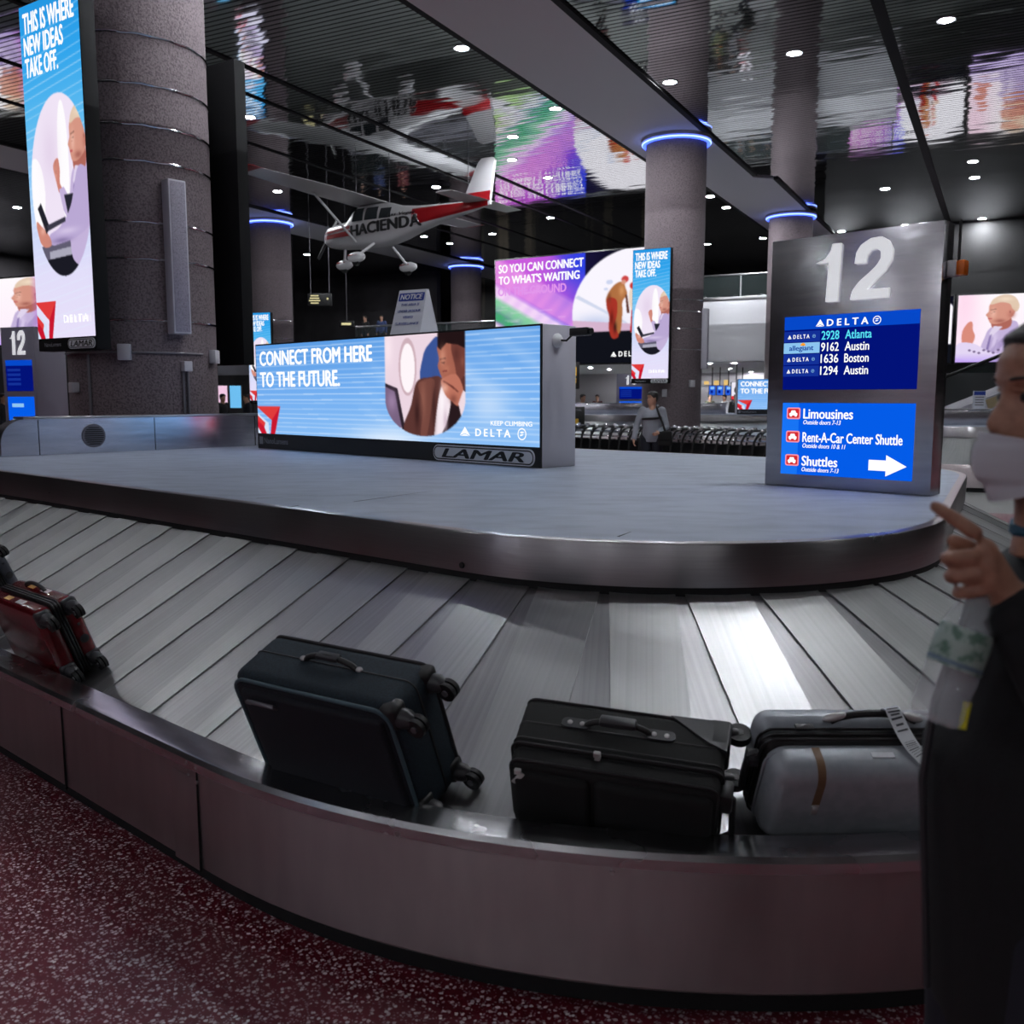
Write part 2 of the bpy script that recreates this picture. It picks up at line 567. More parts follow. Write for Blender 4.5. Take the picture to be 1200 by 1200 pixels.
def terrazzo():
    m = bpy.data.materials.new('red_terrazzo'); m.use_nodes = True
    nt = m.node_tree; N = nt.nodes; L = nt.links
    b = N['Principled BSDF']
    tc = N.new('ShaderNodeTexCoord')
    def chips(scale, dens, rad):
        v = N.new('ShaderNodeTexVoronoi'); v.inputs['Scale'].default_value = scale; v.inputs['Randomness'].default_value = 1
        ns = N.new('ShaderNodeTexNoise'); ns.inputs['Scale'].default_value = scale * 1.3
        L.new(tc.outputs['Object'], ns.inputs['Vector'])
        ad = N.new('ShaderNodeVectorMath'); ad.operation = 'MULTIPLY_ADD'
        ad.inputs[1].default_value = (.012, .012, .012)
        L.new(ns.outputs['Color'], ad.inputs[0]); L.new(tc.outputs['Object'], ad.inputs[2])
        L.new(ad.outputs[0], v.inputs['Vector'])
        sp = N.new('ShaderNodeSeparateColor'); L.new(v.outputs['Color'], sp.inputs[0])
        a = N.new('ShaderNodeMath'); a.operation = 'LESS_THAN'; L.new(v.outputs['Distance'], a.inputs[0]); a.inputs[1].default_value = rad
        c = N.new('ShaderNodeMath'); c.operation = 'LESS_THAN'; L.new(sp.outputs[0], c.inputs[0]); c.inputs[1].default_value = dens
        d = N.new('ShaderNodeMath'); d.operation = 'MULTIPLY'; L.new(a.outputs[0], d.inputs[0]); L.new(c.outputs[0], d.inputs[1])
        return d.outputs[0], sp.outputs[1]
    f1, r1 = chips(64, .6, .37)
    f2, r2 = chips(112, .5, .36)
    f3, r3 = chips(42, .09, .22)
    base = N.new('ShaderNodeTexNoise'); base.inputs['Scale'].default_value = 30; L.new(tc.outputs['Object'], base.inputs['Vector'])
    def mix(fac, A, B):
        mx = N.new('ShaderNodeMix'); mx.data_type = 'RGBA'
        for s, x in (('A', A), ('B', B)):
            if isinstance(x, tuple): mx.inputs[s].default_value = x
            else: L.new(x, mx.inputs[s])
        L.new(fac, mx.inputs['Factor'])
        return mx.outputs['Result']
    col = mix(base.outputs['Fac'], rgb(92, 18, 32), rgb(126, 34, 52))
    col = mix(f2, col, rgb(176, 148, 158))
    c1 = mix(r1, rgb(196, 172, 178), rgb(236, 226, 232))
    col = mix(f1, col, c1)
    col = mix(f3, col, rgb(255, 250, 252))
    L.new(col, b.inputs['Base Color'])
    ad = N.new('ShaderNodeMath'); ad.operation = 'MULTIPLY_ADD'; L.new(f3, ad.inputs[0]); ad.inputs[1].default_value = -.22; ad.inputs[2].default_value = .36
    L.new(ad.outputs[0], b.inputs['Roughness'])
    return m
M['floor'] = terrazzo()
M['floor_grey'] = pmat('grey_terrazzo', rgb(160, 162, 160), .35, noise=(60, rgb(120, 124, 122), .45, .6))

# ------------------------------------------------------------------ the hall
CEIL = 8.5
ROT = math.atan2(-.462, .887)
def hall(e, c, z=0.0):
    """hall axes: e across, c along the ceiling beams"""
    return Vector((.887 * e + .462 * c, -.462 * e + .887 * c, z))
def struct(o):
    o['kind'] = 'structure'
    return o
def hall_obj(mb, name, material, smooth=40):
    o = mb.build(name, material, None, smooth)
    o.rotation_euler = (0, 0, ROT)
    return struct(o)

m = MB(); m.box((-2, -1, -.1), (84, 32, .2)); hall_obj(m, 'floor', M['floor'])
m = MB(); m.box((-2, 43, -.1), (84, 56, .2)); hall_obj(m, 'floor_far', M['floor_grey'])
m = MB(); m.box((-2, 27, CEIL + .1), (84, 88, .2)); hall_obj(m, 'ceiling', M['ceiling'])
m = MB()
m.prism([(-9.55, -16), (-7.34, -16), (-7.34, 30.45), (-6.85, 30.9), (-6.85, 70), (-9.0, 70), (-9.0, 31.0), (-9.55, 31.0)], CEIL - .05, CEIL + .05)
hall_obj(m, 'trim_1', M['soffit'])
m = MB(); m.box((-25.8, 27, CEIL), (2.4, 88, .1)); hall_obj(m, 'trim_2', M['soffit'])
m = MB()
for e, w in ((-14.45, .12), (-15.7, .10), (-18.6, .10), (-21.05, .12), (-2.36, .20), (3.6, .14), (9.6, .14), (16, .14)):
    m.box((e, 27, CEIL - .01), (w, 88, .03))
for e in (-9.62, -7.27): m.box((e, 7.3, CEIL - .02), (.14, 46, .06))
for e in (-9.07, -6.78): m.box((e, 50.5, CEIL - .02), (.14, 39, .06))
for e in (-27.05, -24.55): m.box((e, 27, CEIL - .02), (.12, 88, .06))
hall_obj(m, 'trim_3', M['dark'])
m = MB(); m.box((-2, 70.8, CEIL / 2), (84, .4, CEIL)); hall_obj(m, 'wall_back', M['wall_dark'])
m = MB(); m.box((-43.8, 27, CEIL / 2), (.4, 87.2, CEIL)); hall_obj(m, 'wall_left', M['wall_dark'])
m = MB(); m.box((39.8, 27, CEIL / 2), (.4, 87.2, CEIL)); hall_obj(m, 'wall_right', M['wall_dark'])
m = MB(); m.box((-2, -16.8, CEIL / 2), (84, .4, CEIL)); hall_obj(m, 'wall_front', M['wall_light'])

# the upper gallery: white parapet towards the hall, glass rail, dark soffit and back wall
CM = 37.36                      # hall coordinate of the gallery's edge
def e_at(x, y): return .887 * x - .462 * y
m = MB(); m.box((-16, CM + 8, 3.45), (24, 15.9, .8)); hall_obj(m, 'floor_gallery', M['wall_dark'])
m = MB(); m.box((-16, CM + 8.0, 3.03), (24, 15.6, .04)); hall_obj(m, 'ceiling_gallery', M['fascia'])
m = MB(); m.box((-12.05, CM - .06, 4.22), (16.1, .12, 2.36), bevel=.01); hall_obj(m, 'wall_parapet', M['fascia'])
m = MB(); m.box((-12.05, CM + .02, 5.47), (16.2, .34, .14), bevel=.01); hall_obj(m, 'trim_4', M['steel'])
m = MB(); m.box((-24.2, CM - .06, 3.45), (7.8, .12, .8)); hall_obj(m, 'wall_gallery', M['grey_paint'])
m = MB(); m.box((-10, CM + 15.9, 1.55), (40, .3, 3.1)); hall_obj(m, 'wall_rear', M['wall_light'])
m = MB(); m.box((-10, CM + 15.9, 5.8), (40, .3, 5.4)); hall_obj(m, 'wall_upper', M['wall_streaked'])
m = MB(); m.box((-31, 29.5, 3.02), (9.5, .5, .95)); hall_obj(m, 'trim_5', M['grey_paint'])
m = MB(); m.box((-33, 45, CEIL / 2), (10, .4, CEIL)); hall_obj(m, 'wall_far', M['wall_dark'])

def glass_rail(name, label, e0, e1, z0, h):
    t = thing(name, label, 'railing', hall((e0 + e1) / 2, CM + .05, z0), ROT)
    L = e1 - e0
    m = MB(); m.box((0, 0, h / 2), (L, .02, h)); m.build('glass_panel', M['glass'], t)
    m = MB(); m.tube([(-L / 2, 0, h), (L / 2, 0, h)], .045, 10); m.build('handrail', M['steel'], t)
    n = max(3, int(L / 2.4))
    for k in range(n + 1):
        m = MB(); m.box((-L / 2 + L * k / n, 0.02, h / 2), (.05, .05, h)); m.build('post', M['steel'], t)
    return t
glass_rail('glass_railing', 'long glass railing with steel handrail on top of the white gallery parapet', -20.0, -4.1, 5.54, .86)
glass_rail('glass_railing', 'dark glass railing of the gallery at the left above the wide advertising display', -28.0, -20.3, 3.85, 1.15)

# ------------------------------------------------------------------ ceiling downlights
dl = thing('ceiling_downlight', 'small round downlight set flush in the mirrored ceiling', 'ceiling light', (0, 0, CEIL - .012), 0, 'downlights in the mirrored ceiling')
m = MB(); m.lathe([(.125, 0), (.165, -.004), (.165, .012), (.125, .012)], 20, cap=False); m.build('trim_ring', M['white_paint'], dl)
m = MB(); m.lathe([(0.0001, .002), (.13, .002)], 20); m.build('lamp', M['lamp'], dl, smooth=0)
spots = [(541,56),(931,62),(785,96),(1109,23),(651,127),(601,160),(600,187),(642,208),(511,219),(325,224),(292,137),(645,255),(577,274),
         (1140,189),(1142,208),(1037,221),(1151,256),(1061,264),(986,271),(832,230),(851,243),(829,286),(894,279),(360,298),(401,333),(434,329),
         (479,323),(475,293),(497,277),(527,285),(20,243),(44,293)]
def px_ray(x, y):
    a = (x - 600) / 1100; b = (600 - y) / 1100
    c_, s_ = math.cos(PITCH), math.sin(PITCH)
    return Vector((a, c_ + s_ * b, -s_ + c_ * b))
def px_at_z(x, y, z):
    r = px_ray(x, y); t = (z - 1.65) / r.z
    return Vector((0, 0, 1.65)) + r * t
def px_at_y(x, y, Y):
    r = px_ray(x, y); t = Y / r.y
    return Vector((0, 0, 1.65)) + r * t
pos = [px_at_z(x, y, CEIL).xy for x, y in spots]
# the same lamps carry on over the carousel and behind the camera, above the picture
for c_ in (-13.5, -11.0, 5.2, 10.0, 14.6):
    for e_ in (-17.2, -12.4, -4.9, -0.2, 6.2, 12.6):
        p = hall(e_, c_)
        if p.y < 16.0 and abs(p.x) < 24 and (p.xy - Vector((-.7, 6.0))).length > 2.0: pos.append(p.xy)
for e_, c_ in ((-13.0, -3.0), (-4.9, -2.0), (-9.0, -5.0)): pos.append(hall(e_, c_).xy)  # extra unseen lamps, added to brighten the floor and outer panels near the camera
for x, y in ((3.0, 5.9), (3.5, 6.6), (-2.4, 10.6), (.8, 11.2)): pos.append(Vector((x, y)))  # extra unseen lamps, added for the highlight on the plates and a lighter deck
for i, p in enumerate(pos):
    o = dl if i == 0 else copy_tree(dl)
    o.location = (p[0], p[1], CEIL - .012)
gl = None
for i, (x, y) in enumerate([(692, 431), (714, 433), (855, 432), (880, 436), (384, 366), (352, 372), (412, 384), (330, 385), (760, 438), (820, 436), (450, 392), (660, 436)]):
    if gl is None:
        gl = thing('gallery_downlight', 'round downlight in the low soffit under the gallery', 'ceiling light', (0, 0, 0), 0, 'downlights under the gallery')
        m = MB(); m.lathe([(.12, 0), (.16, -.004), (.16, .012), (.12, .012)], 16, cap=False); m.build('trim_ring', M['white_paint'], gl)
        m = MB(); m.lathe([(0.0001, .002), (.125, .002)], 16); m.build('lamp', M['lamp'], gl, smooth=0)
        o = gl
    else: o = copy_tree(gl)
    p = px_at_z(x, y, 3.0)
    cc = p.x * .462 + p.y * .887
    if cc > CM + 15 or cc < CM + .5:
        cc = min(max(cc, CM + .8), CM + 14.5); ee = .887 * p.x - .462 * p.y; p = hall(ee, cc, 3.0)
    o.location = (p.x, p.y, 2.996)
# ------------------------------------------------------------------ the near carousel
DECK = 1.10
ISL, NRM = roundpath([uv(9.45, 2.78), uv(.898, 2.78), uv(2.147, 8.05), uv(9.45, 8.05)], [1.42, 1.35])
NPTS = len(ISL)
OUT = 1.225                      # island edge to the outer edge of the ledge
LEDGE = 0.472

def nearest(x, y, off=0.0):
    P = ISL + NRM * off
    return int(np.argmin((P[:, 0] - x) ** 2 + (P[:, 1] - y) ** 2))

car = thing('baggage_carousel', 'large steel baggage carousel with sloping plates round a grey island deck', 'baggage carousel', (0, 0, 0))
ia, ib = nearest(-1.79, 3.66, OUT), nearest(-.975, 2.995, OUT)
ic = nearest(1.5, 2.35, OUT)
cuts = [0, nearest(-4.2, 5.75, OUT), nearest(-2.6, 4.36, OUT), ia, ib, ic, int((ic + NPTS) / 2), NPTS - 1]
for k in range(len(cuts) - 1):
    a, b = cuts[k], cuts[k + 1]
    sweep(ISL, NRM, [(OUT - .02, .075), (OUT - .004, .09), (OUT, .40), (OUT, .452)], a, b, 'outer_panel', M['steel_panel'], car)
lc = [0, nearest(-2.75, 4.5, OUT), nearest(-1.045, 3.06, OUT), nearest(.60, 2.27, OUT), int((ic + NPTS) / 2), NPTS - 1]
for k in range(len(lc) - 1):
    sweep(ISL, NRM, [(OUT + .004, .425), (OUT + .006, .455), (OUT - .004, .470), (OUT - .02, LEDGE), (OUT - .125, LEDGE - .002), (OUT - .132, LEDGE - .012), (OUT - .132, .33)], lc[k], lc[k + 1] , 'ledge', M['steel_ledge'], car)
sweep(ISL, NRM, [(OUT - .06, 0.0), (OUT - .06, .10), (OUT - .02, .10)], 0, NPTS - 1, 'kick_plate', M['dark'], car)
sweep(ISL, NRM, [(0.012, .928), (0.014, 1.092), (.010, 1.099), (.0, DECK + .0008), (-.035, DECK + .001)], 0, NPTS - 1, 'island_skirt', M['steel_skirt'], car)
sweep(ISL, NRM, [(.004, .84), (.004, .93)], 0, NPTS - 1, 'skirt_shade', M['dark'], car)  # black strip; the shadow under the skirt's edge is put into its colour
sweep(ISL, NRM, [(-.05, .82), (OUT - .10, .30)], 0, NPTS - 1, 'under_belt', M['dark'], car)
# deck
bm = bmesh.new()
vs = [bm.verts.new((p[0] - n[0] * .02, p[1] - n[1] * .02, DECK)) for p, n in zip(ISL[::2], NRM[::2])]
f = bm.faces.new(vs); bmesh.ops.triangulate(bm, faces=[f])
bmesh.ops.recalc_face_normals(bm, faces=bm.faces[:])
if sum(fc.normal.z for fc in bm.faces) < 0: bmesh.ops.reverse_faces(bm, faces=bm.faces[:])
me = bpy.data.meshes.new('island_deck'); bm.to_mesh(me); bm.free()
link_mesh('island_deck', me, M['deck'], car, 0)
# scuffs and cuts in the deck covering
m = MB()
for x0, y0, x1, y1 in ((415, 588, 508, 575), (300, 584, 372, 580), (725, 629, 740, 623), (350, 592, 330, 596)):
    a, b = px_at_z(x0, y0, DECK + .0015), px_at_z(x1, y1, DECK + .0015)
    d = (b - a).normalized(); sdd = Vector((-d.y, d.x, 0)) * .009
    m.quad(a - sdd * .3, b, b + sdd * .3, a + sdd)
m.build('deck_tear', M['dark'], car, smooth=0, normals=False)

# slats: an upper plate of constant width over a lower one that fans out on the bends
OI, OO = -.03, OUT - .128
ZI, ZO = .915, .372
mid = ISL + NRM * .55
arc = np.concatenate([[0], np.cumsum(np.linalg.norm(np.diff(mid, axis=0), axis=1))])
def at_arc(s, off):
    x = np.interp(s, arc, ISL[:, 0] + NRM[:, 0] * off); y = np.interp(s, arc, ISL[:, 1] + NRM[:, 1] * off)
    return Vector((float(x), float(y), 0))
ref = px_at_z(789, 694, .92)
s_ref = arc[nearest(ref.x, ref.y)]
PITCH_S = 0.40
s_lo = arc[nearest(*uv(9.4, 2.78))]
s_hi = arc[nearest(*uv(2.6, 8.05))]
def slope_z(off): return ZI + (ZO - ZI) * (off - OI) / (OO - OI)
def slat(s0):
    bm = bmesh.new(); ul = bm.loops.layers.uv.new('UVMap')
    n = 5
    T = (at_arc(s0, .55) - at_arc(s0 - .25, .55)).normalized()
    r0 = s0 * 7.31
    for lower in (True, False):
        rows = []
        po = (at_arc(s0, OO) - at_arc(s0 - PITCH_S, OO)).length          # spacing at the outer ends
        wo = min(.30, max(.07, .07 + (po - PITCH_S) / .12 * .22))
        for k in range(n + 1):
            t = k / n
            off = OI + (OO - OI) * t
            z = slope_z(off)
            B = at_arc(s0, off)
            if lower:
                A = at_arc(s0 - PITCH_S - .015, off); za = z - .004; zb = z - .002
            else:
                w = .25 + (wo - .25) * t
                A = B - T * w
                za = z + .001; zb = z + .0028
            a = Vector((A.x, A.y, za)); b = Vector((B.x, B.y, zb))
            rows.append([bm.verts.new(p) for p in (a, b, b - Vector((0, 0, .006)), a - Vector((0, 0, .006)))])
        for i in range(n):
            for j in range(4):
                if lower and j: continue
                q = (rows[i][j], rows[i][(j + 1) % 4], rows[i + 1][(j + 1) % 4], rows[i + 1][j])
                fc = bm.faces.new(q)
                fc.material_index = 1 if lower else 0
                for l in fc.loops:
                    v = l.vert.co
                    l[ul].uv = (r0 + (v - at_arc(s0, .55)).dot(T) + (3.3 if lower else 0), (v - at_arc(s0, OI)).length)
    bmesh.ops.recalc_face_normals(bm, faces=bm.faces[:])
    me = bpy.data.meshes.new('slat'); bm.to_mesh(me); bm.free()
    me.materials.append(M['slat']); me.materials.append(M['slat_low'])
    return link_mesh('slat', me, None, car, 20)
k0 = math.ceil((s_lo - s_ref) / PITCH_S); k1 = int((s_hi - s_ref) / PITCH_S)
for k in range(k0, k1 + 1):
    slat(s_ref + k * PITCH_S)
# screws and the narrow access strip on the outer panels
def on_panel(s_idx, z, out=.0):
    p = ISL[s_idx] + NRM[s_idx] * (OUT + out)
    return Vector((p[0], p[1], z)), Vector((NRM[s_idx][0], NRM[s_idx][1], 0))
m = MB()
for (x, y), zs in (((-1.045, 3.06), (.445, .40)), ((-.99, 3.01), (.44, .39)), ((.30, 2.32), (.41,)), ((-2.35, 4.16), (.43, .42)), ((-1.86, 3.72), (.42,))):
    i = nearest(x, y, OUT)
    for z in zs:
        p, nn = on_panel(i, z)
        m.cyl(p - nn * .004, p + nn * .006, .008, .006, 10)
m.build('screw', M['steel'], car)
i0 = nearest(-1.10, 3.11, OUT); i1 = nearest(-.985, 3.0, OUT)
sweep(ISL, NRM, [(OUT + .0015, .08), (OUT + .004, .085), (OUT + .004, .395), (OUT + .0015, .40)], i0, i1, 'access_strip', M['steel_panel'], car)
for i in (ia, ib, ic):
    m = MB()
    p, nn = on_panel(i, .24)
    m.box((p.x, p.y, .265), (.0035, .008, .375), Matrix.Rotation(math.atan2(nn.y, nn.x) - PI / 2, 4, 'Z'))
    m.build('panel_seam', M['dark'], car)
m = MB(); p, nn = on_panel(nearest(-.24, 3.79), 0)
q = Vector((p.x, p.y, 0)) - nn * (OUT - .014); q.z = .955
m.cyl(q, q + nn * .006, .014, .012, 12); m.build('skirt_screw', M['black'], car)

# steel baffle standing across the far end of the island deck
a = Vector(uv(9.25, 3.42)); b = Vector(uv(9.25, 7.9))
L = (b - a).length
ang = math.atan2((b - a).y, (b - a).x)
baf = thing('steel_baffle', 'low steel baffle wall with a round vent, far left end of the island', 'barrier', (a.x, a.y, DECK + .0015), ang)
bm = MB()
prof = [(0, 0), (L, 0), (L, .34)] + [(.22 - .22 * math.sin(t * PI / 16), .34 - .22 + .22 * math.cos(t * PI / 16)) for t in range(0, 9)]
bm.prism(prof, -.09, .09, XZ)
bm.build('panel', M['steel_sign'], baf)
m = MB(); m.box((L / 2 + .1, 0, .352), (L - .2, .24, .022), bevel=.006); m.build('top_cap', M['steel'], baf)
m = MB()
m.lathe([(.115, 0), (.115, .012), (.10, .014), (.0001, .014)], 28, Matrix.Translation((.86, -.09, .17)) @ XZ)
v = m.build('round_vent', pmat('vent_grey', rgb(96, 94, 104), .6), baf)
m = MB()
for k in range(-4, 5):
    w = math.sqrt(max(.0, .095 ** 2 - (k * .02) ** 2))
    m.box((.86, -.106, .17 + k * .02), (2 * w, .008, .009))
m.build('grille', M['dark'], v)
m = MB()
for x in (.34, 1.5, 2.7): m.box((x, -.091, .17), (.006, .004, .33))
m.build('seam', M['dark'], baf)
# ------------------------------------------------------------------ pictures for the screens
RED1, RED2, RED3 = (224, 60, 60), (200, 24, 48), (170, 14, 40)
def red_mark(cv, x1, y0, clip=None):
    """the red three-facet wedge in the lower left corner"""
    def q(pts): return [(x1 * a, y0 + (1 - y0) * b) for a, b in pts]
    cv.poly(q([(-.02, 0), (1, 0), (.62, .50), (.50, .42), (-.02, .02)]), RED1)
    cv.poly(q([(1, 0), (.62, .50), (.55, 1.02), (.74, 1.02)]), RED2)
    cv.poly(q([(-.02, .24), (.40, .55), (.48, .60), (.50, 1.02), (-.02, 1.02)]), (214, 226, 248))
    cv.poly(q([(-.02, .32), (.34, .60), (.28, .78), (-.02, .52)]), RED1)
    cv.poly(q([(-.02, .50), (.28, .74), (.40, 1.02), (.18, 1.02), (-.02, .72)]), RED2)

def woman(cv, fx, fy, clip):
    """the seated woman in a lavender shirt, profile to the left; fx, fy map figure space to the picture"""
    def P(pts): return [(fx(a), fy(b)) for a, b in pts]
    sk, skd, lav, lavd, hair = (214, 150, 132), (176, 104, 92), (196, 178, 218), (158, 138, 190), (226, 200, 176)
    cv.poly(P([(1.05, .42), (.80, .42), (.66, .48), (.60, .62), (.55, .84), (.60, 1.2), (1.05, 1.2)]), lav, clip=clip, sm=True)
    cv.poly(P([(.98, .50), (.86, .62), (.70, .80), (.74, .84), (.92, .70), (1.05, .58)]), lavd, .6, clip, True)
    cv.poly(P([(.70, .30), (.93, .30), (.95, .44), (.84, .50), (.70, .47)]), skd, clip=clip, sm=True)                 # neck
    cv.poly(P([(.70, .04), (.86, .0), (.99, .08), (1.0, .22), (.93, .34), (.80, .40), (.68, .40), (.64, .34), (.62, .29), (.60, .26), (.64, .20), (.64, .12)]), sk, clip=clip, sm=True)
    cv.poly(P([(.66, .10), (.70, .01), (.84, -.05), (.98, -.01), (1.05, .12), (1.02, .22), (.96, .18), (.92, .10), (.80, .07)]), hair, clip=clip, sm=True)
    cv.soft(fx(.95), fy(.26), abs(fx(.06) - fx(0)), abs(fy(.07) - fy(0)), skd, .8, clip)
    cv.poly(P([(.66, .18), (.74, .165), (.74, .18), (.66, .195)]), (110, 70, 60), .9, clip)
    cv.poly(P([(.67, .215), (.73, .21), (.72, .225)]), (60, 34, 34), .9, clip)
    cv.poly(P([(.63, .315), (.69, .31), (.69, .33), (.64, .33)]), (180, 60, 70), .9, clip)
    cv.poly(P([(.72, .44), (.84, .45), (.70, .60), (.66, .56)]), (224, 212, 236), clip=clip)                          # collar
    cv.poly(P([(.70, .56), (.665, .60), (.63, .80), (.66, .82)]), (120, 100, 160), .8, clip)
    W, H = abs(fx(1) - fx(0)), abs(fy(1) - fy(0))
    cv.soft(fx(.70), fy(.24), .05 * W, .10 * H, (244, 196, 178), .65, clip * cv.pm(P([(.62, .04), (.78, .04), (.78, .40), (.62, .40)])))
    cv.soft(fx(.80), fy(.36), .09 * W, .035 * H, (150, 84, 76), .7, clip)
    cv.soft(fx(.93), fy(.22), .035 * W, .05 * H, (222, 150, 132), .9, clip)
    cv.soft(fx(.93), fy(.225), .014 * W, .025 * H, (140, 80, 74), .9, clip)
    cv.soft(fx(.86), fy(.02), .12 * W, .04 * H, (246, 226, 204), .7, clip)
    cv.poly(P([(.665, .245), (.70, .24), (.69, .25)]), (150, 84, 76), .6, clip)
    cv.soft(fx(.74), fy(.66), .05 * W, .20 * H, (226, 212, 242), .6, clip * cv.pm(P([(.60, .45), (.86, .45), (.86, .9), (.56, .9)])))
    for k in range(5):
        cv.poly(P([(.70 + .07 * k, .62 + .03 * k), (.73 + .07 * k, .62 + .03 * k), (.64 + .07 * k, .92), (.62 + .07 * k, .92)]), lavd, .35, clip)

def pillar_picture(nx, ny):
    cv = Canvas(nx, ny)
    cv.vgrad([(0, (36, 150, 226)), (.16, (48, 164, 236)), (.34, (92, 186, 240)), (.52, (150, 204, 246)), (.66, (204, 216, 248)), (.8, (226, 222, 250)), (1, (232, 224, 250))])
    cv.lines(34, -.045, (226, 240, 255), .55, .0032, .06, 1.0)
    clip = cv.em(.555, .545, .505, .268)
    cv.fill(clip, (240, 228, 246))
    cv.ell(.12, .56, .16, .11, (255, 252, 255), clip=clip)
    cv.ell(.62, .47, .09, .17, (255, 253, 255), clip=clip)
    cv.soft(.40, .44, .16, .10, (226, 208, 232), .7, clip)
    cv.poly([(.0, .72), (1.1, .70), (1.1, .9), (0, .9)], (96, 92, 112), clip=clip)
    cv.poly([(.3, .735), (1.1, .72), (1.1, .745), (.3, .76)], (170, 168, 186), clip=clip)
    cv.poly([(.2, .76), (1.1, .745), (1.1, .9), (.2, .9)], (26, 26, 36), clip=clip)
    fx = lambda a: .23 + a * .80; fy = lambda b: .338 + b * .36
    woman(cv, fx, fy, clip)
    # raised hand and forearm
    cv.poly([(.47, .470), (.53, .466), (.55, .50), (.54, .535), (.57, .555), (.52, .565), (.48, .53), (.44, .49)], (206, 132, 118), clip=clip, sm=True)
    cv.poly([(.52, .556), (.60, .55), (.72, .60), (.68, .66), (.58, .62)], (196, 178, 218), clip=clip)
    cv.poly([(.60, .575), (.75, .575), (.74, .62), (.66, .645)], (40, 40, 52), clip=clip)
    # near arm down to the laptop
    cv.poly([(.86, .50), (1.05, .54), (1.02, .66), (.80, .70), (.50, .715), (.34, .715), (.32, .685), (.50, .665), (.70, .61)], (186, 168, 212), clip=clip, sm=True)
    cv.poly([(.10, .64), (.18, .655), (.30, .685), (.34, .715), (.22, .72), (.12, .69)], (208, 136, 120), clip=clip, sm=True)
    cv.poly([(.13, .60), (.19, .585), (.33, .665), (.26, .68)], (34, 34, 44), clip=clip)
    cv.poly([(.27, .655), (.60, .638), (.60, .652), (.30, .672)], (60, 58, 72), clip=clip)
    cv.soft(.62, .68, .22, .012, (226, 212, 240), .6, clip); cv.soft(.52, .706, .18, .010, (120, 104, 150), .7, clip)
    cv.soft(.48, .50, .02, .03, (240, 180, 164), .7, clip); cv.poly([(.475, .47), (.485, .47), (.49, .51), (.48, .51)], (150, 90, 80), .7, clip)
    cv.soft(.20, .67, .05, .014, (240, 184, 166), .7, clip)
    cv.blur(1)
    red_mark(cv, .355, .885)
    cv.a = np.where((cv.v > .935)[..., None] & (cv.v < .955)[..., None] & (cv.u > .5)[..., None] & (cv.u < .93)[..., None] & (np.sin(cv.u * 95) > -.2)[..., None], np.clip(cv.a * 1.12, 0, 1), cv.a)
    return cv

def close_picture(nx, ny, x0=.06, sx=.72):
    cv = Canvas(nx, ny)
    cv.vgrad([(0, (255, 250, 254)), (.75, (254, 240, 252)), (1, (206, 176, 246))])
    cv.soft(.06, .1, .16, .9, (255, 214, 236), .8)
    one = np.ones_like(cv.u)
    cv.ell(.93, .30, .10, .26, (255, 255, 255))
    woman(cv, lambda a: x0 + a * sx, lambda b: .06 + b * .93, one)
    cv.poly([(.05, .55), (.09, .42), (.13, .40), (.14, .52), (.16, .62), (.13, .74), (.06, .74)], (218, 140, 124), sm=True)
    cv.poly([(.02, .72), (.15, .72), (.28, .84), (.40, .9), (.30, 1.0), (.0, .92)], (228, 214, 244), sm=True)
    for k in range(7): cv.ell(.12 + .04 * k, .82 + .02 * (k % 3), .012, .016, (110, 90, 130))
    cv.fill(np.clip((cv.v - .86) / .14, 0, 1) * .85, (190, 160, 246))
    cv.fill(np.clip((cv.u - .9) / .1, 0, 1) * .6, (196, 110, 220))
    return cv

